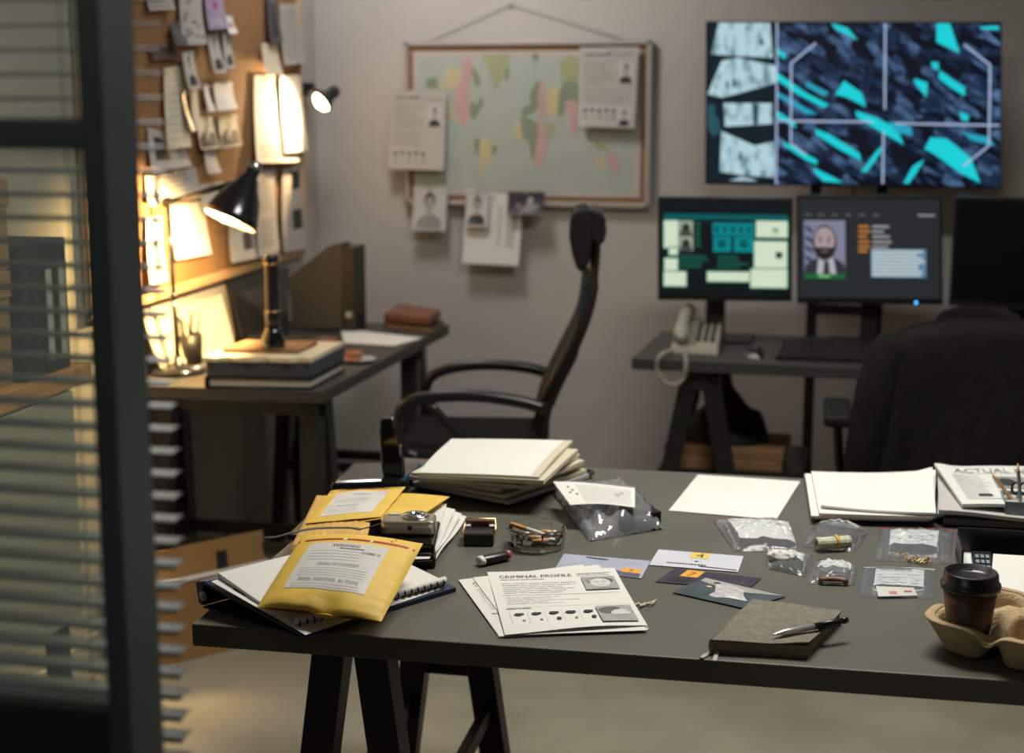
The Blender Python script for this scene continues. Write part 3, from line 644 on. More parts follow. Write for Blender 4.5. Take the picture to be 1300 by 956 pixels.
def monitor(name, label, px, Y, deco, neck_px, base=True, scr=M['gloss'], Y2=None):
    (tl, tr, br, bl_) = px
    TL, BL = PY(*tl, Y), PY(*bl_, Y); TR, BR = PY(*tr, Y2 or Y), PY(*br, Y2 or Y)
    m_ = (BL + BR) / 2; t = thing(name, label, 'monitor', (m_.x, m_.y + 0.06, 0.74))
    s = Surf(BL, BR, TR, TL); screen_box(t, s, 0.035, M['blackp'], 'casing')
    s.rect(.018, .055, .982, .97, scr, n=1); deco(s)
    o = s.mb.build('screen', origin=s.mid, recalc=False); o.parent = t; o.location = s.mid - t.location
    nq = PY(neck_px[0], 380, Y + 0.05)
    b = MB(); wn_ = neck_px[1]
    b.box((nq.x - t.location.x, 0.02, (m_.z + 0.12 - 0.74) / 2), (wn_, 0.03, m_.z + 0.12 - 0.74), M['black'])
    b.prism([(nq.x - t.location.x + x, y) for x, y in ((-.12, -.09), (.12, -.09), (.13, .07), (-.13, .07))], 0.0, 0.012, M['black'])
    b.build('stand', t, bevel=0.002)
    return t, s
gw, gt, gtd, gg, gdk, gbl = glow(0.62, 0.72, 0.55), glow(0.0, 0.22, 0.24), glow(0.0, 0.09, 0.10), glow(0.01, 0.16, 0.10), glow(0.0, 0.012, 0.008), glow(0.004, 0.007, 0.009)
def m1(s):
    U = lambda x, y: ((x - 40) / 465, 1 - (y - 52) / 356)
    def r(x0, y0, x1, y1, m):
        a, b_ = U(x0, y1), U(x1, y0); s.rect(a[0], a[1], b_[0], b_[1], m)
    def rg(x0, y0, x1, y1, m):
        r(x0 - 4, y0 - 4, x1 + 4, y1 + 4, gg); r(x0, y0, x1, y1, m)
    r(62, 108, 490, 128, gtd)
    for q in ((62, 132, 112, 226), (80, 226, 110, 250), (64, 262, 110, 320), (62, 308, 140, 358), (382, 130, 489, 186), (376, 200, 488, 300), (364, 296, 489, 360), (214, 307, 360, 340)): rg(*q, gw)
    for q in ((115, 132, 164, 182), (115, 186, 164, 236)):
        r(*q, glow(0.30, 0.36, 0.28)); a = U(139, q[1] + 27); s.ell(a[0], a[1], .032, .052, glow(0.02, 0.03, 0.02)); a = U(139, q[3] - 4); s.rect(a[0] - .045, a[1] - .01, a[0] + .045, a[1] + .03, glow(0.05, 0.06, 0.05))
    for q in ((232, 138, 375, 182), (234, 186, 296, 238), (306, 186, 376, 238)): r(*q, gt)
    for i in range(5): a = U(246 + 28 * i, 160); s.ell(a[0], a[1], .018, .035, gtd)
    for x in (265, 340): a = U(x, 210); s.ell(a[0], a[1], .035, .045, gtd)
    for k in range(5): r(172, 140 + 18 * k, 190, 146 + 18 * k, gg)
    for x0 in (116, 250):
        for k in range(4): r(x0, 252 + 12 * k, x0 + random.randint(70, 118), 256 + 12 * k, gg)
    a, b_ = U(450, 258), U(472, 236); s.rect(a[0], a[1], b_[0], b_[1], glow(0.02, 0.05, 0.03)); a = U(448, 162); s.ell(a[0], a[1], .026, .032, glow(0.3, 0.42, 0.3))
def m2(s):
    U = lambda x, y: ((x - 514) / 504, 1 - (y - 50) / 368)
    def r(x0, y0, x1, y1, m):
        a, b_ = U(x0, y1), U(x1, y0); s.rect(a[0], a[1], b_[0], b_[1], m)
    g1 = glow(0.10, 0.11, 0.13)
    for x in (545, 590, 636, 684, 732, 782): r(x, 112, x + 22, 118, g1)
    r(935, 112, 992, 118, glow(.3, .3, .32))
    r(540, 134, 684, 318, glow(.20, .21, .30)); r(540, 316, 684, 332, glow(0.01, 0.13, 0.03)); r(590, 320, 630, 328, glow(.2, .5, .2))
    for k in range(5): s.poly([U(545, 150 + 34 * k), U(570, 165 + 34 * k), U(570, 178 + 34 * k), U(545, 163 + 34 * k)], glow(.02, .03, .07))
    s.poly([U(*p) for p in ((540, 316), (545, 285), (585, 262), (650, 262), (682, 285), (684, 316))], glow(.03, .03, .045))
    s.poly([U(*p) for p in ((590, 262), (642, 262), (652, 316), (584, 316))], glow(.42, .42, .45)); s.poly([U(*p) for p in ((610, 272), (626, 272), (630, 316), (606, 316))], glow(.03, .03, .04))
    a = U(612, 210); s.ell(a[0], a[1], .085, .165, glow(.02, .018, .02)); a = U(612, 206); s.ell(a[0], a[1] + .01, .072, .125, glow(.38, .30, .30))
    s.poly([U(*p) for p in ((582, 225), (642, 225), (630, 262), (596, 262))], glow(.02, .016, .018)); r(600, 236, 624, 240, glow(.25, .17, .17))
    for x in (598, 626): a = U(x, 204); s.ell(a[0], a[1], .012, .012, glow(.02, .02, .02), 8)
    r(585, 190, 604, 194, glow(.03, .02, .02)); r(620, 190, 639, 194, glow(.03, .02, .02))
    og = glow(.55, .22, .04); gy = glow(.33, .34, .35)
    for k, y in enumerate((150, 167, 184, 202, 219, 234)): r(730, y, 730 + (36, 42, 30, 38, 40, 30)[k], y + 7, og); r(778, y, 778 + (58, 40, 60, 66, 55, 70)[k], y + 7, gy)
    r(773, 230, 962, 326, glow(.10, .22, .34))
    for k in range(8): r(776, 234 + 11.5 * k, 776 + random.randint(150, 182), 241 + 11.5 * k, glow(.55, .60, .60))
mon1, _ = monitor('computer_monitor', 'left monitor showing green and white criminal record panels', [(835, 250), (1006, 252), (1005, 383), (835, 381)], 4.76, m1, (908, 0.062), scr=gbl)
mon2, _ = monitor('computer_monitor', "middle monitor showing a suited man's portrait and file details", [(1011, 248), (1196, 249), (1197, 387), (1012, 385)], 4.76, m2, (1104, 0.05), scr=glow(0.020, 0.023, 0.026))
b = MB(); q = PY(1163, 384, 4.758); b.lathe([(0, 0), (0.004, 0), (0.004, 0.002), (0, 0.003)], glow(0.05, 0.45, 1.0, 4.0), 10, X=Matrix.Translation(q - mon2.location - Vector((0, 0.003, 0))) @ Matrix.Rotation(R(90), 4, 'X')); b.build('power_light', mon2)
monitor('computer_monitor', 'switched-off black monitor at the right edge of the photo', [(1212, 249), (1400, 253), (1400, 400), (1204, 388)], 4.72, lambda s: None, (1290, 0.06), scr=mat('screen_off', (0.004, 0.004, 0.005), 0.4, spec=0.15), Y2=4.60)

def keyboard(name, label, px, nx, ny, z=0.74):
    c = [P(x, y, z) for x, y in px]; o_ = sum(c, Vector()) / 4
    t = thing(name, label, 'keyboard', tuple(o_)); s = Surf(*[q - o_ for q in c]); b = MB()
    b.hexa([s.p(0, 0, .0), s.p(1, 0, .0), s.p(1, 1, .0), s.p(0, 1, .0)], [s.p(0, 0, .014), s.p(1, 0, .014), s.p(1, 1, .02), s.p(0, 1, .02)], M['blackp']); b.build('body', t, bevel=0.002)
    b = MB()
    for i in range(nx):
        for j in range(ny):
            u, v = .02 + .96 * i / nx, .06 + .88 * j / ny; du, dv = .80 / nx, .70 / ny; h = .016 + .005 * v
            b.hexa([s.p(u, v, h - .003), s.p(u + du, v, h - .003), s.p(u + du, v + dv, h - .003), s.p(u, v + dv, h - .003)], [s.p(u + .1 * du, v + .1 * dv, h + .004), s.p(u + .9 * du, v + .1 * dv, h + .004), s.p(u + .9 * du, v + .9 * dv, h + .004), s.p(u + .1 * du, v + .9 * dv, h + .004)], M['rubber'])
    b.build('keys', t); return t
keyboard('computer_keyboard', 'black keyboard on the dark desk in front of the middle monitor', [(984, 457), (1118, 462), (1112, 443), (992, 439)], 15, 5)
mq = P(956, 452, .74)
t = thing('computer_mouse', 'black mouse between the desk phone and the keyboard', 'mouse', tuple(mq))
b = MB(); b.grid(lambda u, v: (0.032 * (2 * u - 1), 0.055 * (2 * v - 1), 0.034 * max(0, (1 - abs(2 * u - 1) ** 2.6)) ** .5 * max(0, 1 - abs(2 * v - 1) ** 2.4) ** .5), 12, 14, M['blackp']); b.build('body', t)
b = MB(); b.lathe([(0, -.003), (.006, -.003), (.006, .003), (0, .003)], M['rubber'], 12, X=Matrix.Translation((0, .025, .030)) @ Matrix.Rotation(R(90), 4, 'Y')); b.build('scroll_wheel', t)

# desk phone with cord
c = [P(*q) for q in ((850, 449), (912, 452), (918, 427), (862, 424))]; o_ = sum(c, Vector()) / 4
t = thing('desk_phone', 'ivory corded telephone on the left end of the computer desk', 'telephone', tuple(o_))
s = Surf(*[q - o_ for q in c]); b = MB()
b.hexa([s.p(0, 0), s.p(1, 0), s.p(1, 1), s.p(0, 1)], [s.p(0.02, 0.02, .022), s.p(.98, .02, .022), s.p(.98, .98, .06), s.p(.02, .98, .06)], M['ivory']); b.build('body', t, bevel=0.004)
for i in range(3):
    for j in range(4):
        b = MB(); u, v = .50 + .15 * i, .22 + .17 * j; h = .022 + .038 * v
        b.hexa([s.p(u, v, h - .002), s.p(u + .09, v, h - .002), s.p(u + .09, v + .10, h + .002), s.p(u, v + .10, h + .002)], [s.p(u, v, h + .004), s.p(u + .09, v, h + .004), s.p(u + .09, v + .10, h + .008), s.p(u, v + .10, h + .008)], M['rubber']); b.build('button', t)
b = MB()
ha, hb = s.p(.22, .02, .05), s.p(.20, 1.0, .085)
b.tube(spline([ha + Vector((0, 0, -.008)), ha.lerp(hb, .15) + Vector((0, 0, .012)), ha.lerp(hb, .5) + Vector((0, 0, .022)), ha.lerp(hb, .85) + Vector((0, 0, .012)), hb + Vector((0, 0, -.008))], 6), [.012] * 2 + [.026] * 5 + [.020] * 11 + [.027] * 5 + [.012] * 2, M['ivory'], 12); b.build('handset', t)
cpts = [s.p(.06, -.02, .012), *[PY(x, y, 4.39) - o_ for x, y in ((838, 452), (834, 468), (842, 484), (856, 489), (868, 480), (871, 462))], s.p(.32, -.02, .014)]
pth = spline(cpts, 24); b = MB(); hx = []
for i in range(1, len(pth) * 4 - 4):
    k = i / 4; a = int(k); q = pth[a].lerp(pth[min(a + 1, len(pth) - 1)], k - a); tg = (pth[min(a + 1, len(pth) - 1)] - pth[a - 1 if a else 0]).normalized()
    n1 = tg.cross(Vector((0, 1, 0))).normalized(); n2 = tg.cross(n1); th_ = i * .8; hx.append(q + n1 * math.cos(th_) * .0055 + n2 * math.sin(th_) * .0055)
b.tube(hx, .0022, M['ivory'], 5); b.build('coiled_cord', t)

# box of things under the computer desk
bq = [P(x, y, 0) for x, y in ((842, 640), (980, 640))]
t0_ = thing('storage_box', 'black box under the left end of the computer desk', 'box', (-0.24, 4.72, 0))
zt_ = PY(940, 560, 4.72).z - 0.0
b = MB(); b.prism([(-.22, -.20), (.22, -.17), (.24, .2), (-.20, .2)], 0, 0.36, M['black']); b.build('body', t0_, bevel=0.004)
b = MB(); b.prism([(-.225, -.205), (.225, -.175), (.245, .205), (-.205, .205)], 0.345, 0.365, M['blackp']); b.build('rim', t0_, bevel=0.002)
def slabthing(name, label, cat, c, d, m, rz, grp=None):
    b = MB(); b.box((0, 0, d[2] / 2), d, m); return tag(b.build(name, loc=c, rz=rz, bevel=0.002), label, cat, grp)
slabthing('wooden_board', 'brown wooden board, lower of two lying on the black box', 'board', (-.26, 4.68, .366), (.36, .28, .035), M['wooda'], .05)
slabthing('wooden_board', 'reddish wooden board, upper of two on the black box', 'board', (-.25, 4.69, .402), (.38, .26, .03), M['wooda'], -.08)
b = MB()
def lump(u, v):
    a = 2 * math.pi * u; r = .13 * math.sin(math.pi * min(v, .999) / 2 + .0) ; z = .13 * (1 - v) * (1 + .4 * math.sin(2 * a + 1)) + .02 * noise.noise((math.cos(a) * 2, math.sin(a) * 2, v * 4))
    return (r * math.cos(a) * 1.1, r * .75 * math.sin(a), max(0, z) if v < .98 else 0)
b.grid(lump, 24, 10, M['rubber']); tag(b.build('black_bag', loc=(-.26, 4.68, .433)), 'crumpled black bag heaped on the boards under the computer desk', 'bag')

# ================================================================== OFFICE CHAIRS
def star_base(t, r=.30, c=(0, 0), hz=.40):
    for k in range(5):
        a = 2 * math.pi * k / 5 + .3; d = Vector((math.cos(a), math.sin(a), 0)); b = MB()
        b.tube([Vector((c[0], c[1], .11)), Vector((c[0], c[1], .10)) + d * r * .5, Vector((c[0], c[1], .075)) + d * r], [.024, .02, .014], M['blackp'], 8); g_ = b.build('base_leg', t)
        b = MB(); X = Matrix.Translation(Vector((c[0], c[1], .028)) + d * r) @ Matrix.Rotation(a, 4, 'Z') @ Matrix.Rotation(R(90), 4, 'X')
        for zz in (-.018, .006): b.lathe([(0, zz), (.026, zz), (.028, zz + .006), (.026, zz + .012), (0, zz + .012)], M['rubber'], 14, X=X)
        b.tube([Vector((c[0], c[1], .03)) + d * r, Vector((c[0], c[1], .075)) + d * r], .007, M['black'], 6); b.build('caster', g_)
    b = MB(); b.lathe([(0, .08), (.034, .08), (.034, .14), (.026, .15), (.026, .26), (.016, .265), (.016, hz), (0, hz)], M['black'], 16, c=(c[0], c[1], 0)); b.build('gas_column', t)
Q0 = PY(700, 520, 4.05); dv = Vector((-.152, .988, 0)); dx = Vector((.988, .152, 0))
chloc = Vector((P(610, 640, 0).x, 0, 0)); cc_ = PY(610, 560, 4.05); chloc = Vector((cc_.x, cc_.y, 0))
ch = thing('office_chair', 'black high-back office chair with curved arms and headrest, seen in profile', 'chair', tuple(chloc))
ch.rotation_euler = (0, 0, math.atan2(dx.y, dx.x)); Rm = Matrix.Rotation(math.atan2(dx.y, dx.x), 3, 'Z').transposed()
def CH(px, py, ly=0.0):   # point of the picture on the chair's plane at sideways offset ly, in chair coordinates
    d = _ray(px, py); q = chloc + dv * ly; k = (q - CAM).dot(dv) / d.dot(dv); return Rm @ (CAM + d * k - chloc)
sp = spline([CH(757, 296), CH(754, 345), CH(745, 395), CH(724, 448), (CH(702, 492)), CH(690, 526), CH(688, 556)], 6)
b = MB(); b.tube(sp, [.018] * 8 + [.024] * 10 + [.030] * 10 + [.026] * (len(sp) - 28), M['brownspine'], 12, flat=.8, upv=(1, 0, 0)); b.build('back_spine', ch)
b = MB()
bp = [CH(743, 345), CH(735, 400), CH(712, 450), CH(690, 495), CH(679, 530)]; bps = spline(bp, 4)
def bk_fn(u, v):
    i = u * (len(bps) - 1); a = min(int(i), len(bps) - 2); q = bps[a].lerp(bps[a + 1], i - a); w_ = .16 + .07 * math.sin(math.pi * u); return q + Vector((.016 - .0 + .02 * (2 * v - 1) ** 2 * -1, w_ * (2 * v - 1), 0))
b.grid(bk_fn, 16, 8, M['mesh']); b.build('backrest', ch, recalc=False, solid=.008)
b = MB(); hp = [CH(x, y) for x, y in ((724, 275), (730, 264), (744, 261), (752, 275), (752, 300), (748, 328), (740, 340), (733, 336), (727, 318), (723, 295))]
b.prism([(q.x, q.z) for q in hp], -.13, .13, M['rubber'], axis='y'); b.build('headrest', ch, bevel=0.012)
b = MB(); hp = [CH(x, y) for x, y in ((746, 262), (758, 262), (768, 272), (770, 292), (766, 305), (758, 308), (750, 300))]
b.prism([(q.x, q.z) for q in hp], -.10, .10, M['blackp'], axis='y'); b.build('headrest_bracket', ch, bevel=0.01)
for nm, ly, pts in (('armrest', -.25, [(692, 519), (660, 510), (610, 503), (560, 503), (525, 509), (506, 524), (505, 548), (515, 572), (530, 580)]), ('armrest', .25, [(704, 477), (670, 467), (620, 463), (575, 467), (548, 478), (541, 495), (545, 520), (560, 550), (575, 562)])):
    pp = spline([CH(x, y, ly) for x, y in pts], 5); b = MB(); n_ = len(pp)
    b.tube(pp, [.017 if i < n_ * .6 else .012 for i in range(n_)], M['blackp'], 10); b.build(nm, ch)
    b = MB(); e = [CH(545, 512, -.25), CH(575, 545, -.25), CH(600, 572, -.24)] if ly < 0 else [CH(700, 478, .25), CH(698, 500, .1), CH(692, 515, 0)]
    b.tube(spline(e, 4), .013, M['blackp'], 8); b.build('arm_strut', ch)
b = MB(); b.tube([CH(692, 519, -.25), CH(691, 519, 0), CH(704, 480, .25)], .016, M['blackp'], 8); b.build('arm_bridge', ch)
sa, sb = CH(512, 560, 0), CH(690, 560, 0)
b = MB(); b.box(((sa.x + sb.x) / 2, 0, sa.z - .005), (sb.x - sa.x, .48, .065), M['fabric']); b.build('seat', ch, bevel=0.025)
b = MB(); b.box(((sa.x + sb.x) / 2, 0, sa.z - .06), (.22, .2, .05), M['blackp']); b.build('seat_mechanism', ch, bevel=0.008)
star_base(ch, .30, ((sa.x + sb.x) / 2, 0), sa.z - .06)

c2 = thing('office_chair', 'black office chair at the computer desk hidden under a dark coat', 'chair', (.455, 3.86, 0))
b = MB(); b.grid(lambda u, v: (.23 * (2 * u - 1) * (1 - .15 * v ** 4), -.06 - .05 * (1 - (2 * u - 1) ** 2), .56 + .36 * v), 10, 10, M['mesh']); b.build('backrest', c2, recalc=False, solid=.03)
b = MB(); b.box((0, .18, .48), (.48, .46, .075), M['fabric']); b.build('seat', c2, bevel=.03)
for s_ in (-1, 1):
    b = MB(); b.tube(spline([(s_ * .25, .08, .48), (s_ * .35, .10, .50), (s_ * .375, .12, .66)], 5), .013, M['blackp'], 8); a_ = b.build('arm_post', c2)
    b = MB(); b.box((s_ * .375, .14, .685), (.075, .26, .035), M['rubber']); b.build('armrest', c2, bevel=.014)
b = MB(); b.box((0, -.02, .50), (.06, .1, .24), M['blackp']); b.build('back_spine', c2, bevel=.01)
star_base(c2, .30, (0, .14), .45)
# the coat
ct_ = thing('coat', 'dark grey coat draped over the back of the chair at the computer desk', 'coat', (.455, 3.80, .50))
def loft(fn, nz, na, m): 
    b = MB(); b.grid(lambda u, v: fn(v, 2 * math.pi * u), na, nz, m); return b
def body(v, a):   # v 0 top .. 1 hem
    z = .985 - .62 * v - .50
    w_ = .27 + .045 * min(1, v * 1.4) ** .7
    sh = .05 + .05 * min(1, v * 6)
    if v < .10: w_ *= (.90 + 1.0 * v); 
    d = (.075 + .03 * v)
    ca, sa_ = math.cos(a), math.sin(a); e = .55
    x = w_ * math.copysign(abs(ca) ** e, ca); y = d * math.copysign(abs(sa_) ** e, sa_)
    drop = .035 * (abs(x) / .27) ** 2.2 * max(0, 1 - v * 2.5) + .02 * max(0, 1 - v * 8) * (1 - abs(sa_))
    f = .010 * math.sin(a * 9 + 1.5 * v) * v + .012 * noise.noise((x * 9, y * 4, z * 4))
    k = (1 if v > .0 else .0)
    return (x * (1 + f), (y + f * 1.2) * (k if v > 0 else 0.1) - .01, z - drop)
b = loft(body, 30, 72, M['fabric']); b.build('coat_body', ct_, solid=.006, recalc=False)
b = MB(); b.tube(spline([(-.225, -.03, .425), (-.265, -.045, .36), (-.290, -.05, .20), (-.305, -.04, .05), (-.315, -.03, -.12)], 6), [.035, .045] + [.055] * 6 + [.058] * 9 + [.054] * 8, M['fabric'], 14, flat=1.1); b.build('sleeve', ct_)
b = MB(); b.tube(spline([(.225, -.03, .425), (.265, -.045, .36), (.290, -.05, .20), (.305, -.04, .05), (.315, -.03, -.12)], 6), [.035, .045] + [.055] * 6 + [.058] * 9 + [.054] * 8, M['fabric'], 14, flat=1.1); b.build('sleeve', ct_)
b = MB(); b.grid(lambda u, v: (.105 * math.cos(math.pi * u) - .04, .075 * math.sin(math.pi * u) * (1 - .2 * v) - .045 + .02 * v, .462 + .050 * v * math.sin(math.pi * u) ** .5), 20, 5, M['fabric']); b.build('collar', ct_, solid=.008, recalc=False)

# ================================================================== LEFT SIDE: SIDEBOARD, CARTONS, BINDERS
XF = -1.62
ye = PX(88, 500, XF).y; ys = PX(107, 470, XF).y; yb = 1.75
zt_ = 0.940
sb_ = thing('sideboard', 'white sideboard with a thick oak top beyond the glazed partition', 'cabinet', ((XF - 1.885) / 2, (ye + yb) / 2, 0))
lx, ly = sb_.location.x, sb_.location.y
white = mat('sideboard_lacquer', (0.42, 0.41, 0.33), 0.5, var=0.04, scale=3)
b = MB(); b.box((0, 0, .63), (.262, ye - yb, .53), white); b.build('body', sb_, bevel=.003)
b = MB(); b.box((.005, (ys - ye) / 2, zt_ - .022), (.285, ys - yb + .02, .044), M['oak']); b.build('countertop', sb_, bevel=.004)
for k in range(2):
    b = MB(); wd_ = (ye - yb) / 2; b.box((.137, -(ye - yb) / 2 + wd_ * (k + .5), .63), (.014, wd_ - .006, .52), white); dd = b.build('door', sb_, bevel=.003)
    b = MB(); b.box((.150, -(ye - yb) / 2 + wd_ * (k + .5) + (.2 if k == 0 else -.2), .74), (.014, .012, .12), M['black']); b.build('handle', dd, bevel=.003)
b = MB()
for x in (-.1, .1):
    for y in (-(ye - yb) / 2 + .05, (ye - yb) / 2 - .05): b.box((x, y, .185), (.04, .04, .37), M['black'])
b.build('legs', sb_)
def carton(label, y0_, y1_, z0_, h_, m=M['kraft'], depth=.2):
    t = thing('cardboard_carton', label, 'box', (XF - .12, (y0_ + y1_) / 2, z0_)); w_ = y1_ - y0_
    b = MB(); b.box((0, 0, h_ / 2), (depth, w_, h_), m); b.build('body', t, bevel=.003)
    b = MB(); b.box((0, 0, h_ - .03), (depth + .008, w_ + .008, .055), m); l_ = b.build('lid', t, bevel=.002)
    b = MB(); b.box((depth / 2 + .003, -.01, h_ * .62 if h_ < .2 else h_ * .5), (.004, .05, .02), M['black']); b.build('handle_hole', t)
yA, yB_ = PX(-60, 400, XF).y, PX(24, 400, XF).y
zc = PX(10, 345, XF).z
carton('brown cardboard carton, lower of two on the sideboard', yA, yB_, .940, zc - .940)
carton('brown cardboard carton, upper of two on the sideboard', yA, yB_ + .01, zc, .19)
bq = [(29, 43, 'black'), (43, 56, 'black'), (57, 72, 'rubber'), (73, 89, 'rubber')]
blab = ['leftmost', 'second', 'third, light labelled', 'rightmost, light labelled']
for i, (p0, p1, mm) in enumerate(bq):
    yy0, yy1 = PX(p0, 400, XF + .0).y, PX(p1, 400, XF).y; w_ = (yy1 - yy0) * .96
    t = thing('ring_binder', 'black ring binder standing on the sideboard, %s of the row' % blab[i], 'binder', (XF - .12, (yy0 + yy1) / 2, .940), group='black binders on the sideboard')
    b = MB(); b.box((0, 0, .145), (.235, w_, .29), M[mm]); b.build('cover', t, bevel=.003)
    if i > 1: b = MB(); b.box((.1185, 0, .13), (.002, w_ * .5, .20), M['papergrey']); b.build('spine_label', t)

# cardboard box on the floor
A_, B_ = P(180, 854, 0), P(345, 812, 0); d_ = (B_ - A_).normalized(); n_ = Vector((-d_.y, d_.x, 0)); Lb = (B_ - A_).length
bx = thing('cardboard_box', 'brown cardboard box with a raised flap on the floor under the left desk', 'box', tuple((A_ + B_) / 2 + n_ * .07), math.atan2(d_.y, d_.x))
b = MB(); b.box((0, 0, .115), (Lb, .14, .23), M['kraft']); b.build('body', bx, bevel=.002)
b = MB(); b.box((0.0, -.045, .278), (Lb * .98, .004, .085), M['kraft'], M_=Matrix.Rotation(R(-8), 4, 'X')); b.build('flap', bx)
b = MB(); b.box((.06, -.052, .262), (.03, .006, .05), M['black'], M_=Matrix.Rotation(R(-8), 4, 'X')); b.build('tape', bx)
b = MB(); b.box((.02, -.066, .2335), (Lb * .9, .02, .006), M['paper']); b.build('paper_edge', bx)

# ================================================================== LEFT DESK OBJECTS
WD = 0.741
def obj_at(px, py, z=WD): return P(px, py, z)
# desk lamp
lb = Vector((-1.805, 3.90, WD))
dl = thing('desk_lamp', 'dark metal articulated desk lamp shining on the cork board', 'lamp', tuple(lb))
b = MB(); b.lathe([(0, 0), (.080, 0), (.082, .006), (.076, .016), (.03, .022), (.014, .03), (.012, .05), (0, .05)], M['lampmetal'], 40); b.build('base', dl)
j1 = PY(213, 257, 3.90) - lb; j2 = PY(316, 227, 3.92) - lb
j0 = Vector((.0, 0, .045))
b = MB(); b.tube([j0, j0.lerp(j1, .42)], .0085, M['lampmetal'], 10); b.tube([j0.lerp(j1, .40), j1], .007, M['lampmetal'], 10); b.lathe([(0, -.012), (.010, -.012), (.010, .012), (0, .012)], M['lampmetal'], 12, c=tuple(j0.lerp(j1, .40))); b.build('lower_arm', dl)
b = MB(); b.tube([j1, j2], .0085, M['lampmetal'], 10); b.build('upper_arm', dl)
b = MB()
for jj, rr in ((j1, .016), (j2, .014)): b.lathe([(0, -.014), (rr, -.012), (rr, .012), (0, .014)], M['lampmetal'], 16, X=Matrix.Translation(jj) @ Matrix.Rotation(R(90), 4, 'X'))
b.build('joint', dl, bevel=.001)
ho = PY(292, 281, 3.865) - lb; ht_ = PY(326, 206, 3.93) - lb
ax = (ho - ht_).normalized(); X = Matrix.Translation(ho) @ ax.to_track_quat('Z', 'Y').to_matrix().to_4x4(); LL = (ho - ht_).length
b = MB(); b.lathe([(0, -LL), (.014, -LL), (.020, -LL + .008), (.021, -LL + .045), (.030, -LL + .055), (.034, -LL + .07), (.058, -LL + .11), (.076, -.02), (.079, 0), (.077, 0), (.074, -.018), (.056, -LL + .108), (.030, -LL + .075), (0, -LL + .07)], M['lampmetal'], 40, X=X); b.build('lamp_shade', dl)
b = MB(); b.lathe([(.0755, -.001), (.0735, -.019), (.054, -LL + .111), (.028, -LL + .079)], M['china'], 40, X=X); b.build('reflector', dl, recalc=False)
b = MB(); b.lathe([(.0215, -LL + .01), (.023, -LL + .016), (.0215, -LL + .022)], M['chrome'], 24, X=X); b.tube([j2, ht_.lerp(ho, .28)], .008, M['chrome'], 10); b.build('collar', dl)
b = MB(); b.lathe([(0, -.07), (.014, -.06), (.030, -.03), (.032, -.016), (.022, .0), (0, .006)], M['bulb'], 20, X=X); b.build('bulb', dl)
spot('desk_lamp_light', tuple(lb + ho + ax * .016), tuple(lb + ho + Vector((-.62, -.05, -.42))), 62, (1.0, 0.64, 0.24), 150, 0.35, 0.02)

def leaning(name, label, cat, bl_, br_, tr_, tl_, m, th=.006):
    bl_, br_, tr_, tl_ = map(Vector, (bl_, br_, tr_, tl_)); mid_ = (bl_ + br_) / 2; n = (br_ - bl_).cross(tl_ - bl_).normalized() * th
    b = MB(); b.hexa([bl_, br_, tr_, tl_], [q + n for q in (bl_, br_, tr_, tl_)], m)
    return tag(b.build(name, origin=mid_, bevel=.001), label, cat)
def onz(px, py, xmin=-1.865): q = P(px, py, WD); q.x = max(q.x, xmin); return q
leaning('folder', 'cream folder leaning on the wall behind the desk lamp', 'folder', onz(180, 474, -1.84), onz(297, 441), PX(279, 374, -1.885), PX(176, 404, -1.885), M['papercream'])
leaning('clipboard', 'flat black panel leaning on the wall behind the flashlight', 'panel', onz(298, 439, -1.80), onz(364, 424, -1.80), PX(364, 340, -1.88), PX(286, 357, -1.88), M['blackp'], .012)
pc = Vector((-1.835, 4.05, WD))
t = thing('pen_cup', 'dark mesh pen cup on the left desk behind the lamp base', 'cup', tuple(pc))
b = MB(); b.lathe([(0, 0), (.038, 0), (.040, .09), (.037, .09), (.036, .004), (0, .004)], M['black'], 20); b.build('body', t)
for i, (dx_, dy_, hh) in enumerate(((-.015, 0, .14), (.0, .012, .15), (.022, -.005, .155), (-.005, -.014, .135), (.012, .014, .13))):
    tp = Vector((dx_ * 1.9, dy_ * 1.9, hh)); b = MB(); b.tube([Vector((dx_ * .6, dy_ * .6, .008)), tp], .005, M['rubber'] if i % 2 else M['bluegrey'], 8)
    o = b.build('pen', loc=tuple(pc)); tag(o, 'dark pen standing in the mesh cup on the left desk', 'pen', 'pens in the mesh cup')
# stack of binders and folders
s0, s1, s2 = P(260, 492, WD), P(396, 494, WD), P(438, 471, WD); ux = (s1 - s0).normalized(); uy = (s2 - s1).normalized(); wS, dS = (s1 - s0).length, min((s2 - s1).length, .30)
sA = math.atan2(ux.y, ux.x)
def stk(name, label, cat, z, h, m, w=1.0, d=1.0, ox=0, oy=0, rot=0.0, grp=None, pages=None):
    c = s0 + ux * (wS / 2 + ox) + uy * (dS / 2 + oy); t = thing(name, label, cat, (c.x, c.y, z), sA + rot, grp)
    hw, hd = wS * w / 2, dS * d / 2; sk = uy.dot(ux) * dS * d / 2; q = [(-hw - sk, -hd), (hw - sk, -hd), (hw + sk, hd), (-hw + sk, hd)]
    if pages:
        b = MB(); b.prism(q, 0, h * .16, m); b.prism(q, h * .84, h, m); b.prism([(-hw - sk, -hd), (-hw - sk + .012, -hd), (-hw + sk + .012, hd), (-hw + sk, hd)], 0, h, m); b.build('cover', t, bevel=.001)
        b = MB(); b.prism([(x * .96, y * .96) for x, y in q], h * .16, h * .84, pages); b.build('pages', t)
    else:
        b = MB(); b.prism(q, 0, h, m); b.build('body', t, bevel=min(.004, h * .3))
    return t
stk('ring_binder', 'black binder at the bottom of the stack on the left desk', 'binder', WD, .030, M['rubber'], pages=M['papergrey'])
stk('ring_binder', 'slate blue binder in the stack on the left desk', 'binder', WD + .0305, .044, M['bluegrey'], w=.98, ox=.002)
b = MB(); c = s0 + ux * (wS / 2) + uy * (dS / 2)
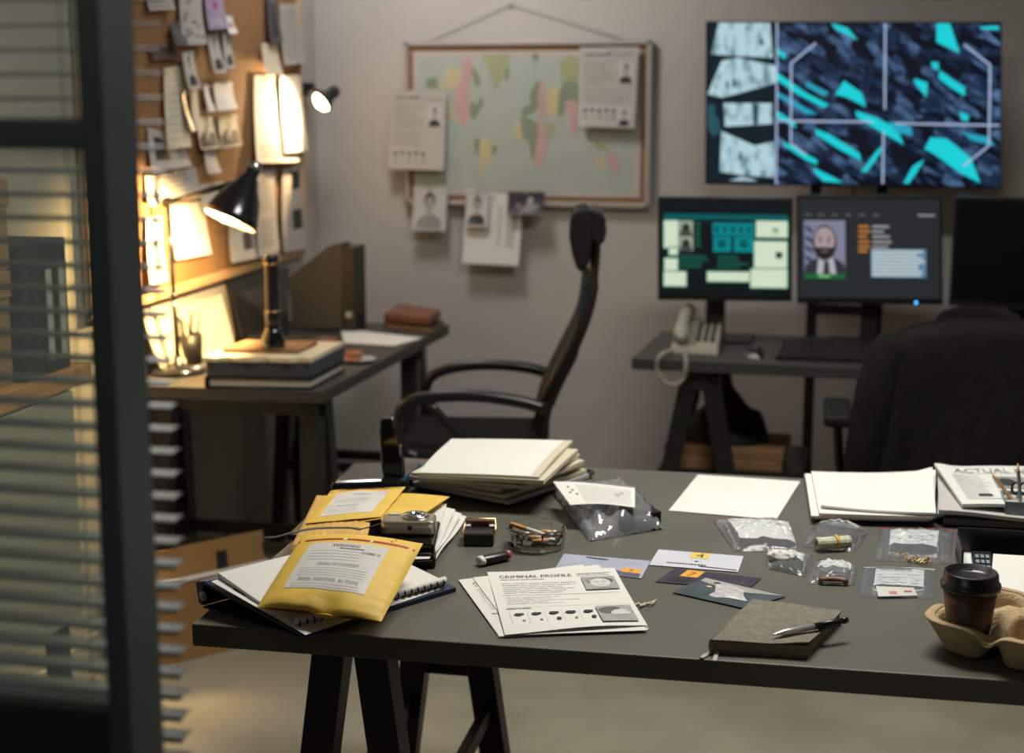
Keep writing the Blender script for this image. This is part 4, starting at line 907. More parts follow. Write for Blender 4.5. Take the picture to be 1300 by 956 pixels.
hw, hd = wS * .5, dS * .5; sk = uy.dot(ux) * hd
rag = lambda i: .006 * math.sin(i * 2.3) + .004 * math.sin(i * 5.1)
ptsr = [(-hw - sk + k * (2 * hw) / 16, -hd - .006 + rag(k)) for k in range(17)] + [(hw + sk, hd), (-hw + sk, hd)]
b.prism(ptsr, 0, .012, M['manila']); tag(b.build('paper_folder', loc=(c.x, c.y, WD + .075), rz=sA), 'ragged cream folder on top of the slate blue binder', 'folder')
stk('wooden_tray', 'small flat wooden board under the standing flashlight', 'board', WD + .0875, .012, M['wooda'], w=.72, d=.55, ox=-.015)
fq = P(347, 441, WD + .10)
t = thing('flashlight', 'black metal flashlight standing on its head on the stack of binders', 'flashlight', (fq.x, fq.y, WD + .0998))
b = MB(); b.lathe([(0, 0), (.033, 0), (.034, .004), (.034, .018), (.030, .032), (.023, .045), (.021, .06), (0, .06)], M['gloss'], 28); b.build('head', t)
b = MB(); b.lathe([(0, .058), (.020, .058), (.021, .10), (.019, .105), (.019, .235), (.0205, .238), (.0205, .256), (.018, .262), (0, .262)], M['blackp'], 28); b.build('barrel', t)
b = MB()
for z in (.046, .104, .237): b.lathe([(.0195, z - .002), (.0222, z - .0015), (.0222, z + .0015), (.0195, z + .002)], M['brass'], 28)
b.build('brass_ring', t)
# cup, plate, biscuits
cq = P(414, 455, WD)
t = thing('coffee_cup', 'low brown coffee cup behind the stack of binders', 'cup', tuple(cq))
b = MB(); b.lathe([(0, 0), (.030, 0), (.036, .02), (.039, .062), (.0365, .062), (.033, .02), (.028, .006), (0, .006)], M['leather'], 28); b.build('body', t)
b = MB(); b.lathe([(0, .052), (.035, .052)], M['cup'], 28); b.build('coffee', t)
pq = P(455, 459, WD)
t = thing('saucer', 'small white plate holding biscuits on the left desk', 'plate', tuple(pq)); b = MB(); b.lathe([(0, 0), (.03, 0), (.052, .009), (.054, .011), (.03, .005), (0, .004)], M['china'], 32); b.build('body', t)
for i, (dx_, dy_, zz) in enumerate(((-.016, .0, .006), (-.014, .006, .019))):
    b = MB(); b.lathe([(0, 0), (.024, 0), (.027, .004), (.024, .010), (.012, .012), (0, .0125)], M['biscuit'], 20)
    tag(b.build('biscuit', loc=(pq.x + dx_, pq.y + dy_, WD + zz)), 'brown biscuit on the small white plate, %s one' % ('lower', 'upper')[i], 'biscuit', 'biscuits on the plate')
s = Surf(P(437, 435, WD + .002), P(500, 439, WD + .002), P(537, 429, WD + .002), P(432, 417, WD + .002)); s.base(M['paper'], 3, 3); s.done('paper_sheet', 'blank white sheet lying near the far end of the left desk', 'paper')
def slabpx(name, label, cat, px, z0, h, m, bev=.003, pages=None, grp=None, zr=0):
    c = [P(x, y, z0) for x, y in px]; o_ = sum(c, Vector()) / 4; t = thing(name, label, cat, (o_.x, o_.y, z0), group=grp); q = [(p.x - o_.x, p.y - o_.y) for p in c]
    if pages:
        b = MB(); b.prism(q, 0, h * .14, m); b.build('bottom_cover', t, bevel=min(bev, h * .06)); b = MB(); b.prism(q, h * .86, h, m); b.build('top_cover', t, bevel=min(bev, h * .06))
        b = MB(); b.prism([(x * .97, y * .97) for x, y in q], h * .14, h * .86, pages); b.build('pages', t)
    else:
        b = MB(); b.prism(q, 0, h, m); b.build('body', t, bevel=bev)
    return t
slabpx('book', 'dark hardback book under the brown leather wallet', 'book', [(487, 416), (552, 424), (565, 414), (500, 404)], WD, .018, M['black'], pages=M['pages'])
t = slabpx('leather_organiser', 'brown leather organiser lying on the dark book by the back wall', 'organiser', [(487, 409), (546, 414), (560, 405), (507, 396)], WD + .0185, .034, M['leather'], bev=.008)
b = MB(); b.box((-.02, -.03, .018), (.022, .10, .036), M['leather']); b.build('strap', t, bevel=.004)
# magazine file and binder
m0 = P(370, 419, WD); m1_ = P(424, 417, WD)
t = thing('magazine_file', 'dark grey magazine file with a slanted top beside the black binder', 'file holder', ((m0.x + m1_.x) / 2, m0.y + .04, WD))
yk = m0.y; hx_ = lambda px, py: PY(px, py, yk) - Vector(t.location)
poly_ = [hx_(371, 419), hx_(434, 417), hx_(434, 309), hx_(417, 312), hx_(366, 352)]
b = MB(); b.prism([(p.x, max(0, p.z)) for p in poly_], -.04, .05, mat('charcoal_plastic', (0.055, 0.052, 0.048), 0.5), axis='y'); b.build('body', t, bevel=.002)
q0, q1 = hx_(434.5, 417), hx_(452, 414)
t2 = thing('ring_binder', 'black binder standing at the right of the grey magazine file', 'binder', (t.location.x + (q0.x + q1.x) / 2, t.location.y, WD))
b = MB(); b.box((0, .02, .145), ((q1.x - q0.x) * .96, .12, .29), M['black']); b.build('cover', t2, bevel=.002)
b = MB(); b.box((0, -.041, .06), (.022, .002, .022), M['alu']); b.build('finger_ring', t2, bevel=.003)

# ================================================================== THE WORK TABLE
TZ = 0.7405
def sheetpx(name, label, cat, px, z=TZ + .001, m=M['paper'], deco=None, h=None, zs=None, grp=None, t=.0004, nu=8, nv=8, edge=None):
    # px: bottom-left, bottom-right, top-right, top-left as read
    c = [P(x, y, (zs[i] if zs else z)) for i, (x, y) in enumerate(px)]
    s = Surf(*c, h=h); s.base(m, nu, nv, t, edge)
    if deco: deco(s)
    return s.done(name, label, cat, grp)
# navy ring binder
A_, B_, C_ = P(258, 772, TZ), P(383, 811, TZ), P(579, 751, TZ); D_ = A_ + (C_ - B_); o_ = (A_ + B_ + C_ + D_) / 4
t = thing('ring_binder', 'navy blue ring binder under papers at the left corner of the table', 'binder', (o_.x, o_.y, TZ))
rel = lambda q, z: Vector((q.x - o_.x, q.y - o_.y, z))
b = MB(); b.hexa([rel(A_, 0), rel(B_, 0), rel(C_, 0), rel(D_, 0)], [rel(A_, .003), rel(B_, .003), rel(C_, .003), rel(D_, .003)], M['blue']); b.build('bottom_cover', t)
e_ = (B_ - A_).normalized() * .012
b = MB(); b.hexa([rel(A_ - e_, .003), rel(A_, .003), rel(D_, .003), rel(D_ - e_, .003)], [rel(A_ - e_ * 1.6, .040), rel(A_ + e_ * .4, .046), rel(D_ + e_ * .4, .046), rel(D_ - e_ * 1.6, .040)], M['blue']); sp_ = b.build('spine', t, bevel=.004)
b = MB(); b.hexa([rel(A_, .040), rel(B_, .0035), rel(C_, .0035), rel(D_, .040)], [rel(A_, .045), rel(B_, .007), rel(C_, .007), rel(D_, .045)], M['blue']); b.build('top_cover', t)
b = MB(); b.lathe([(0, 0), (.008, 0), (.008, .001), (.004, .001), (.004, .003), (0, .003)], M['alu'], 14, X=Matrix.Translation(rel(A_, .022) + Vector((.004, -.006, 0)) - e_ * .1) @ Vector((-.35, -1, 0)).to_track_quat('Z', 'Y').to_matrix().to_4x4()); b.build('finger_ring', t)
sheetpx('tabbed_sheet', 'white index sheet with blue marks lying on the navy binder', 'paper', [(268, 738), (388, 806), (562, 747), (442, 684)], zs=(.792, .7495, .7495, .792), deco=lambda s: [s.rect(.18 + .32 * k, .03, .32 + .32 * k, .06, M['bluegrey']) for k in range(2)] and s.rect(.10, .04, .13, .06, M['tealp']))
c = [P(277, 728, .800), P(372, 794, .757), P(566, 739, .757), P(452, 684, .800)]; o_ = sum(c, Vector()) / 4
t = thing('spiral_notebook', 'white comb-bound notebook lying under the yellow evidence envelope', 'notebook', tuple(o_))
s = Surf(*[q - o_ for q in c]); b = MB(); b.hexa([s.p(0, 0, -.006), s.p(1, 0, -.004), s.p(1, 1, -.004), s.p(0, 1, -.006)], [s.p(0, 0, .001), s.p(1, 0, .001), s.p(1, 1, .001), s.p(0, 1, .001)], M['paper']); b.build('pages', t)
b = MB()
for k in range(22):
    v = .03 + .94 * k / 21; cc = s.p(1.0, v, .000); aa = s.p(1.0, v + .012, 0)
    tx = (s.p(1, v, 0) - s.p(.97, v, 0)).normalized()
    b.tube([cc + tx * .006 * math.cos(a) - tx * .001 + s.n * (.001 + .006 * math.sin(a)) + (aa - cc) * .15 * math.sin(a) for a in [2 * math.pi * i / 12 for i in range(13)]], .0014, M['rubber'], 5)
b.build('comb_teeth', t)
b = MB(); b.tube([s.p(.990, 0.02, .0045), s.p(.990, 1.0, .0045)], .0048, M['coil'], 10); b.build('comb_spine', t)

def puff(amp, wr=.002, seed=0, px=.5):
    def h(u, v):
        e = (max(0, 4 * u * (1 - u)) ** px) * (max(0, 4 * v * (1 - v)) ** px)
        return amp * e + wr * e ** .5 * noise.noise((u * 4 + seed, v * 5, seed))
    return h
def pillow(name, label, cat, c, hfn, m, deco=None, under=.35, sub=None, grp=None, n=20):
    s = Surf(*c, h=hfn)
    s.mb.grid(lambda u, v: s.p(u, v), n, n, m)
    s.mb.grid(lambda u, v: Vector(s.c[0]).lerp(s.c[1], u).lerp(s.c[3].lerp(s.c[2], u), v) - s.n * (hfn(u, v) * under + .0006), n, n, m, flip=True)
    for fn in (lambda k: (k, 0), lambda k: (1, k), lambda k: (1 - k, 1), lambda k: (0, 1 - k)):
        for i in range(n):
            a, b_ = fn(i / n), fn((i + 1) / n); s.mb.poly([s.p(*a, -.0006), s.p(*b_, -.0006), s.p(*b_), s.p(*a)], m)
    if deco: deco(s)
    return s, s.done(name, label, cat, grp)
def evid(s):
    s.rect(0.02, .845, 0.98, .875, M['redtape'], n=12); s.rect(.40, .845, .43, .876, M['paper'], n=2); s.rect(.62, .845, .64, .876, M['paper'], n=2)
    s.rect(.15, .19, .80, .80, M['sticker'], n=32)
    s.text('EVIDENCE', .36, .735, .033, M['ink'], .22); s.lines(.42, .70, .62, .72, 1, M['ink'], .6, 3, 0); s.text('NUMBER, ID', .62, .655, .026, M['ink'], .15)
    for y in (.67, .63, .59, .55): s.rect(.2, y, .62, y + .003, M['inkgrey'])
    s.text('CHAIN OF CUSTODY', .32, .47, .030, M['ink'], .34)
    for y in (.43, .40, .37, .34): s.rect(.2, y, .74, y + .003, M['inkgrey'])
    s.text('FINAL DISPOSAL ACTION', .24, .275, .028, M['ink'], .48); s.rect(.2, .24, .74, .243, M['inkgrey']); s.rect(.2, .21, .74, .213, M['inkgrey'])
    for u, v in ((.80, .945), (.78, .905)): s.ell(u, v, .009, .006, M['ink'], 8)
def henv(u, v):
    e = (max(0, 4 * u * (1 - u)) ** .45) * (max(0, 4 * v * (1 - v)) ** .45)
    dent = -.012 * math.exp(-((u - .55) / .10) ** 2 - ((v - .0) / .14) ** 2)
    sag = -.012 * max(0, .25 - abs(v - .9)) * 4 * .5
    return .017 * e + .0060 * e * min(1, 10 * (max(0, abs(u - .475) - .35) + max(0, abs(v - .5) - .33))) * abs(noise.noise((u * 3, v * 12, 9))) + .0016 * e * noise.noise((u * 3, v * 3, 3)) + dent * 1.0 + .006 * math.sin(math.pi * u) + sag * 0
pillow('evidence_envelope', 'padded yellow evidence envelope with a red seal strip, nearest the camera', 'envelope',
       [P(326, 771, .778), P(484, 789, .772), P(537, 690, .824), P(384, 680, .838)], henv, M['mailer'], evid, n=48)

# the pile behind: black cases, mailers, kraft envelope, camera, torn sheets
slabpx('video_case', 'black plastic case at the bottom of the pile under the camera', 'case', [(384, 712), (553, 722), (556, 694), (400, 676)], TZ, .020, M['blackp'], bev=.004)
slabpx('video_case', 'black plastic case, upper of two under the camera', 'case', [(372, 700), (552, 708), (560, 676), (400, 664)], TZ + .0205, .0225, M['gloss'], bev=.006)
slabpx('leather_folder', 'black folder at the left end of the pile behind the yellow envelope', 'folder', [(364, 686), (462, 692), (470, 670), (392, 660)], TZ + .0435, .010, M['blackp'], bev=.003)
bub = lambda s: None
pillow('bubble_mailer', 'gold bubble mailer at the bottom left of the envelopes behind the camera strap', 'envelope', [P(368, 697, .7955), P(462, 702, .7955), P(476, 637, .788), P(402, 629, .788)], lambda u, v: .006 * (16 * u * (1 - u) * v * (1 - v)) ** .3 + .0016 * abs(math.sin(u * 30) * math.sin(v * 40)), M['mailer2'], n=44)
sheetpx('kraft_envelope', 'flat orange-yellow envelope whose pointed end sticks out behind the camera', 'envelope', [(452, 664), (532, 657), (571, 631), (470, 627)], z=.796, m=M['mailer'], h=lambda u, v: .004 * math.sin(3 * u))
def ev2(s):
    s.rect(.03, .90, .97, .925, M['redtape'], n=6); s.rect(.14, .12, .84, .82, M['sticker'], n=8)
    s.text('EVIDENCE', .40, .70, .04, M['inkgrey'], .22); s.lines(.2, .45, .7, .62, 3, M['inkgrey'], .15, 6); s.text('CHAIN OF CUSTODY', .28, .33, .034, M['ink'], .3); s.lines(.2, .17, .7, .3, 3, M['inklight'], .2, 5)
pillow('evidence_envelope', 'small padded yellow evidence envelope lying on the pile behind the camera', 'envelope', [P(388, 664, .802), P(484, 656, .802), P(515, 618, .808), P(420, 623, .812)], lambda u, v: .006 * (16 * u * (1 - u) * v * (1 - v)) ** .4 + .002 * noise.noise((u * 4, v * 4, 8)), M['mailer'], ev2, n=16)
tips = [(567, 640), (578, 646), (586, 651), (593, 656)]
tl_ = ['lowest', 'second lowest', 'second highest', 'topmost']
for k in range(4):
    x, y = tips[3 - k]; sheetpx('torn_sheet', 'white torn sheet fanned out beside the camera, %s of four' % tl_[k], 'paper', [(505 + 2 * k, 716 - 2 * k), (549 - 1.5 * k, 719 - 3 * k), (x, y), (530 - 2 * k, 634)], zs=[TZ + .002 + .006 * k, TZ + .002 + .007 * k, TZ + .012 + .011 * k, TZ + .015 + .010 * k], h=lambda u, v, k=k: .004 * math.sin(4 * v + k) * u + .003 * math.sin(2.5 * v * 3 + k) * u, nu=8, nv=16, grp='torn sheets under the camera')
cq = P(519, 675, .784); cr = P(556, 682, .784) - P(492, 682, .784); ca_ = math.atan2(cr.y, cr.x)
cmr = thing('compact_camera', 'champagne silver compact camera lying on the black cases', 'camera', (cq.x, cq.y, .7845), ca_)
b = MB(); pr = [(-.049 + .012 * (1 - math.cos(R(a))) , .0) for a in (0,)]
b.prism([(-.048, -.018), (-.040, -.028), (.040, -.028), (.048, -.020), (.048, .020), (.040, .028), (-.040, .028), (-.048, .018)], 0, .026, M['silver']); b.build('body', cmr, bevel=.006)
b = MB(); b.lathe([(0, .0), (.024, 0), (.024, .004), (.021, .0055), (.018, .004), (.017, .006), (.010, .006), (.009, .003), (0, .003)], M['chrome'], 36, c=(.012, .002, .026)); b.build('lens_ring', cmr)
b = MB(); b.lathe([(0, 0), (.008, 0), (.008, .0012), (0, .002)], M['gloss'], 24, c=(.012, .002, .0295)); b.build('lens_glass', cmr)
b = MB(); b.box((-.026, .018, .0265), (.018, .010, .002), M['china']); b.build('flash', cmr, bevel=.0006)
b = MB(); b.lathe([(0, 0), (.0045, 0), (.0045, .0015), (0, .0016)], M['ink'], 16, X=Matrix.Translation((.004, -.0278, .015)) @ Matrix.Rotation(R(90), 4, 'X')); b.build('remote_window', cmr)
b = MB(); b.box((.026, -.0285, .010), (.032, .0015, .011), M['alu']); b.build('port_cover', cmr, bevel=.0005)
inv = (Matrix.Translation(cmr.location) @ Matrix.Rotation(ca_, 4, 'Z')).inverted()
S_ = lambda x, y, z: inv @ P(x, y, z)
b = MB(); b.tube([S_(482, 665, .822), S_(470, 669, .818), S_(458, 672, .817)], .0012, M['ink'], 6); b.build('strap_string', cmr)
b = MB(); b.tube(spline([S_(458, 672, .818), S_(440, 670, .82), S_(400, 671, .822), S_(372, 676, .822), S_(350, 682, .815), S_(326, 683, .81)], 5), [.004, .0045, .0045] + [.004] * 20 + [.002, .001, .0008], mat('grey_strap', (0.09, 0.088, 0.075), 0.6), 8, flat=.35, upv=(0, 0, 1)); b.build('wrist_strap', cmr)

# black document tray with the stack of folders, black handset on its base
c = [P(*q, TZ) for q in ((520, 616), (652, 641), (752, 606), (610, 588))]; o_ = sum(c, Vector()) / 4
t = thing('document_tray', 'glossy black document tray under the stack of folders', 'tray', (o_.x, o_.y, TZ)); q = [(p.x - o_.x, p.y - o_.y) for p in c]
b = MB(); b.prism(q, 0, .006, M['gloss']); b.build('base', t, bevel=.002)
b = MB()
for i in range(4): a, c_ = Vector(q[i] + (.010,)), Vector(q[(i + 1) % 4] + (.010,)); b.tube([a, c_], .006, M['gloss'], 8)
b.build('rim', t)
FL = [([(524, 612), (646, 636), (748, 602), (618, 578)], .748, .010, 'papergrey', 'lowest in the black tray'), ([(540, 611), (640, 629), (745, 596), (640, 576)], .759, .009, 'manila', 'second from the bottom of the tray stack'),
      ([(520, 604), (634, 620), (738, 590), (612, 566)], .769, .010, 'paper', 'third from the bottom of the tray stack'), ([(538, 606), (668, 617), (742, 584), (628, 566)], .780, .009, 'manila', 'in the middle of the tray stack'),
      ([(522, 600), (676, 611), (736, 576), (590, 564)], .790, .009, 'manila', 'third from the top of the tray stack'), ([(532, 602), (690, 610), (734, 570), (580, 562)], .800, .010, 'manila', 'second from the top of the tray stack')]
for px, z, h_, mm, wh in FL:
    sheetpx('paper_folder', 'folder of papers, %s' % wh, 'folder', px, z=z + h_ - .001, m=M[mm], t=h_ - .002, h=lambda u, v: 0.0, nu=4, nv=4, edge=M['manila'] if mm != 'papergrey' else M['papergrey'], grp='folders in the black tray')
def topd(s):
    s.base(M['paper'], 12, 12, .0006)
c = [P(531, 600, .812), P(684, 607, .812), P(727, 561, .812), P(573, 557, .812)]
s = Surf(*c, h=lambda u, v: .004 * math.sin(math.pi * min(1, v * 1.1)) + .003 * math.sin(2 * u)); s.base(M['paper'], 12, 12, .006, M['manila']); s.rect(.93, .02, 1.0, 1.0, M['manila'])
s.done('paper_folder', 'clean white folder on top of the stack in the black tray', 'folder', 'folders in the black tray')
# handset
c = [P(*q, TZ) for q in ((418, 634), (512, 630), (540, 606), (446, 606))]; o_ = sum(c, Vector()) / 4
t = thing('cordless_phone', 'glossy black telephone with an upright handset at the table back corner', 'telephone', (o_.x, o_.y, TZ)); q = [(p.x - o_.x, p.y - o_.y) for p in c]
b = MB(); b.prism(q, 0, .034, M['gloss']); b.build('base', t, bevel=.012)
hb_, ht2 = P(501, 606, .77), PY(500, 536, P(501, 606, .77).y)
hq = hb_ - Vector(t.location)
b = MB(); X = Matrix.Translation(hq) @ Matrix.Rotation(R(-6), 4, 'Y')
prf = [(-.021, 0), (.021, 0), (.023, .03), (.019, .10), (.014, .125), (-.014, .125), (-.019, .10), (-.023, .03)]
b.T = X; b.prism(prf, -.011, .011, M['gloss'], axis='y'); b.build('handset', t, bevel=.005)
b = MB(); b.T = X; b.lathe([(0, 0), (.003, 0), (.003, .0025), (0, .003)], M['chrome'], 12, c=(.009, -.004, .124)); b.build('charge_contact', t)

# ---- small things in the middle of the table
c = [P(*q, TZ) for q in ((587, 699), (627, 699.5), (630, 676), (591, 675))]; o_ = sum(c, Vector()) / 4; rz = math.atan2(c[1].y - c[0].y, c[1].x - c[0].x)
t = thing('cigarette_case', 'small black metal case with a brown and chrome flip lid beside the ashtray', 'case', (o_.x, o_.y, TZ), rz)
b = MB(); b.box((0, -.008, .011), (.054, .046, .022), M['blackp']); b.build('body', t, bevel=.002)
b = MB(); b.box((0, -.008, .0225), (.050, .040, .0012), mat('dark_brushed_plate', (0.05, 0.04, 0.038), 0.35, 0.6)); b.build('plate', t)
b = MB(); b.tube([(-.029, -.03, .022), (-.029, .020, .024), (-.027, .026, .034), (.027, .026, .034), (.029, .020, .024), (.029, -.012, .022)], .0022, M['brass'], 8); b.build('chrome_edge', t)
b = MB(); b.box((0, .024, .018), (.054, .012, .034), M['leather']); b.build('lid', t, bevel=.004)
b = MB()
for s_ in (-1, 1): b.box((s_ * .022, .014, .0245), (.010, .010, .004), M['coil'])
b.build('hinge', t, bevel=.001)

l0, l1 = P(613, 711, TZ + .009), P(645, 704, TZ + .009); d_ = (l1 - l0).normalized()
t = thing('lighter', 'black lighter with a cream end cap and red button in front of the ashtray', 'lighter', ((l0.x + l1.x) / 2, (l0.y + l1.y) / 2, TZ), math.atan2(d_.y, d_.x))
b = MB(); b.tube([(-.027, 0, .0085), (.022, 0, .0085)], .0082, M['blackp'], 18, flat=1.35, upv=(0, 1, 0)); b.build('body', t, bevel=.001)
b = MB(); b.tube([(-.036, 0, .0085), (-.033, 0, .0085), (-.027, 0, .0085)], [.006, .008, .0084], M['coil'], 18, flat=1.35, upv=(0, 1, 0)); b.build('end_cap', t)
b = MB(); b.tube([(.022, 0, .0085), (.028, 0, .0085)], .0072, M['red'], 16, flat=1.2, upv=(0, 1, 0)); b.build('red_button', t)
b = MB(); b.lathe([(0, -.003), (.004, -.003), (.004, .003), (0, .003)], M['alu'], 14, X=Matrix.Translation((.028, 0, .012)) @ Matrix.Rotation(R(90), 4, 'X')); b.build('spark_wheel', t)

ac = (P(640, 697, TZ) + P(717, 697, TZ)) / 2; ac.y += .022
t = thing('ashtray', 'faceted clear glass ashtray full of cigarette butts', 'ashtray', (ac.x, ac.y, TZ))
RA = .0555
b = MB(); b.lathe([(0, 0), (RA * .86, 0), (RA * .92, .003), (RA, .034), (RA * .98, .036), (RA * .88, .036), (RA * .84, .033), (RA * .74, .010), (0, .009)], M['crystal'], 8, smooth=False, ph=R(22.5)); b.build('glass_bowl', t)
b = MB()
for k in range(5):
    a = R(18 + 72 * k + 36); b.tube([(RA * .90 * math.cos(a), RA * .90 * math.sin(a), .0372), (RA * .99 * math.cos(a), RA * .99 * math.sin(a), .0372)], .004, M['crystal'], 10)
b = MB(); b.grid(lambda u, v: (.034 * v * math.cos(6.283 * u), .034 * v * math.sin(6.283 * u), .0102 + .005 * (1 - v * v) + .002 * noise.noise((u * 9, v * 5, 1)) * (v < .98)), 26, 6, M['ash']); o = b.build('ash_heap', loc=(ac.x, ac.y, TZ)); tag(o, 'grey ash on the bottom of the glass ashtray', 'ash', kind='stuff')
def cig(p0, p1, lf, lab, lit=True):
    p0, p1 = Vector(p0), Vector(p1); o_ = (p0 + p1) / 2; L_ = (p1 - p0).length; k = min(.95, lf / L_)
    t = thing('cigarette_butt', lab, 'cigarette', (ac.x + o_.x, ac.y + o_.y, TZ + o_.z), group='cigarette butts in the ashtray')
    b = MB(); b.tube([p0 - o_, p0.lerp(p1, k) - o_], .0040, M['orange'], 14); b.build('filter', t)
    m1 = p0.lerp(p1, k); m2 = m1.lerp(p1, .6) + Vector((.0006, .0004, .0005)); b = MB(); b.tube([m1 - o_, m2 - o_, p1 - o_], [.0039, .0036, .0032], M['paper'], 12); b.build('paper_tube', t)
    b = MB(); b.tube([p1 - o_, p1.lerp(p0, -.04) - o_], [.0032, .0018], M['ash'], 10); b.build('burnt_tip', t)
cig((-.047, -.008, .040), (.020, -.004, .020), .030, 'longest cigarette, propped on the left rim of the glass ashtray')
cig((-.002, -.030, .0165), (.034, -.018, .019), .026, 'stubbed cigarette with an orange filter at the front of the ashtray')
cig((.006, .004, .026), (.036, .010, .021), .022, 'cigarette butt lying highest at the centre back of the ashtray')
cig((.044, -.006, .024), (.020, .000, .026), .018, 'cigarette butt pointing to the right rim of the ashtray')
cig((-.012, -.016, .020), (.010, -.012, .018), .010, 'short crumpled butt, mostly white, left of the front butt')
cig((-.030, -.012, .0175), (-.018, .012, .0175), .018, 'orange butt lying crosswise at the left inside the ashtray')
cig((.030, .020, .0185), (.010, .026, .0185), .016, 'butt against the rear glass wall of the ashtray')
cig((.040, .010, .0185), (.026, .028, .0185), .014, 'butt at the far right corner of the ashtray')

# ---- plastic evidence bags
def crumple(amp, wr, seed, fq=7):
    def h(u, v):
        e = (max(0, 16 * u * (1 - u) * v * (1 - v))) ** .6
        return amp * e + wr * (.25 + e) * (1.3 * abs(noise.noise((u * fq, v * fq, seed))) + .8 * abs(noise.noise((u * fq * 2.3, v * fq * 2.3, seed + 5))))
    return h
def zipbag(label, c, h, label_rect=None, text=None, zipm='redtape', film_m='film', n=22, name='evidence_bag', lines=5, lab_off=None):
    o_ = sum((Vector(x) for x in c), Vector()) / 4; t = thing(name, label, 'plastic bag', tuple(o_)); c = [Vector(x) - o_ for x in c]
    s = Surf(*c, h=h); s.mb.grid(lambda u, v: s.p(u, v), n, n, M[film_m]); s.mb.grid(lambda u, v: c[0].lerp(c[1], u).lerp(c[3].lerp(c[2], u), v) + s.n * .0002, 4, 4, M[film_m], flip=True)
    f = s.mb.build('film', t, recalc=False)
    z = Surf(*c, h=h); z.mb = MB(); z.rect(.01, .925, .99, .945, M[zipm] if isinstance(zipm, str) else zipm, n=10, off=.0008); z.mb.build('zip_strip', t, recalc=False)
    if label_rect:
        u0, v0, u1, v1 = label_rect; q = Surf(*c, h=(lambda u, v: max(.0005, (h(u, v) - .0012)))); q.mb = MB(); q.rect(u0, v0, u1, v1, M['paper'], n=10, off=(lab_off or 0.0))
        if text: q.text(text, u0 + .12 * (u1 - u0), v1 - .16 * (v1 - v0), .10 * (v1 - v0), M['ink'], .62 * (u1 - u0), off=(lab_off or 0) + .0005)
        q.k = 0
        if lines:
            o1 = (lab_off or 0) + .0004
            for k in range(lines):
                y = v0 + (v1 - v0) * (.12 + .62 * k / lines); q.rect(u0 + .06 * (u1 - u0), y, u1 - .08 * (u1 - u0), y + .012 * (v1 - v0) / .5, M['inklight'], n=2, off=o1)
        q.mb.build('paper_label', t, recalc=False)
    return t, s
# big bag with a black object
BB = [P(748, 688, TZ), P(842, 672, TZ), P(806, 622, TZ + .012), P(698, 620, TZ + .004)]
hb = lambda u, v: .034 * (16 * u * (1 - u) * v * (1 - v)) ** .5 + .026 * abs(noise.noise((u * 4, v * 6, 2.5))) * (16 * u * (1 - u) * v * (1 - v)) ** .25 + .010 * abs(noise.noise((u * 11, v * 9, 7)))
t, sB = zipbag('large crumpled plastic evidence bag holding a dark object, beside the folder stack', BB, hb, None, None, 'coil', n=34, film_m='bigfilm')
q = Surf(*[Vector(x) - t.location for x in (P(724, 641, TZ + .045), P(806, 645, TZ + .045), P(806, 617, TZ + .055), P(702, 614, TZ + .048))], h=lambda u, v: .005 * math.sin(3 * u + v)); q.mb = MB(); q.rect(0, 0, 1, 1, M['paper'], n=8, off=0)
for k in range(9): q.rect(.25, .1 + .09 * k, .95, .115 + .09 * k, M['inklight'], n=4, off=.0006)
for x, y in ((.14, .75), (.17, .6), (.12, .5), (.2, .42)): q.ell(x, y, .02, .03, M['ink'], 6)
q.mb.build('paper_label', t, recalc=False)
gq = P(806, 668, TZ)
b = MB(); b.T = Matrix.Rotation(R(28), 4, 'Z')
b.prism([(-.030, .006), (.036, .008), (.038, .030), (-.028, .034)], .003, .026, M['blackp']); b.prism([(.008, .010), (.030, .010), (.036, -.026), (.014, -.030)], .003, .027, M['rubber'])
b.tube(spline([(-.020, .013, .014), (-.020, -.008, .014), (.000, -.014, .014), (.012, -.006, .014)], 5), .0035, M['blackp'], 8)
tag(b.build('black_pistol', loc=(gq.x + .004, gq.y + .022, TZ), bevel=.005), 'dark angular object with a loop inside the large plastic evidence bag', 'evidence item')

sheetpx('paper_sheet', 'single blank sheet lying in the middle back of the table', 'paper', [(849, 648), (985.5, 659.5), (1016, 611), (886, 602.5)])
# bag A : folded white paper
zipbag('plastic bag with a wide folded white label, behind the crumpled paper bag', [P(932, 700, TZ), P(1016, 700, TZ), P(1002, 662, TZ + .006), P(906, 660, TZ + .003)], crumple(.014, .008, 3), (.16, .22, .98, .97), None, lines=0)
# bag B : roll of banknotes
zipbag('plastic bag holding a roll of banknotes', [P(1018, 694, TZ), P(1084, 702, TZ), P(1105, 673, TZ), P(1034, 665, TZ)], crumple(.026, .004, 11), (.15, .70, .85, .90), None, lines=0)
rq0, rq1 = P(1036, 690, TZ + .014), P(1078, 687, TZ + .014); rd = (rq1 - rq0)
rc = (rq0 + rq1) / 2; L2 = rd.length / 2
t = thing('banknote_roll', 'roll of banknotes held by a yellow band inside a plastic bag', 'money', (rc.x, rc.y, TZ + .0145), math.atan2(rd.y, rd.x))
b = MB()
sp2 = [(r_ * math.cos(a), r_ * math.sin(a) * .8) for r_, a in [(.006 + .0075 * k / 40, 2 * math.pi * 3 * k / 40) for k in range(41)]]
for (y0_, z0_), (y1_, z1_) in zip(sp2, sp2[1:]): b.poly([(-L2, y0_, z0_), (L2, y0_, z0_), (L2, y1_, z1_), (-L2, y1_, z1_)], M['money'])
b.build('notes', t, recalc=False, solid=.0012)
b = MB(); b.lathe([(.0142, -.003), (.0146, -.003), (.0146, .003), (.0142, .003)], M['yband'], 24, X=Matrix.Translation((.006, 0, 0)) @ Matrix.Rotation(R(90), 4, 'Y') @ Matrix.Scale(.84, 4, (1, 0, 0))); b.build('rubber_band', t)
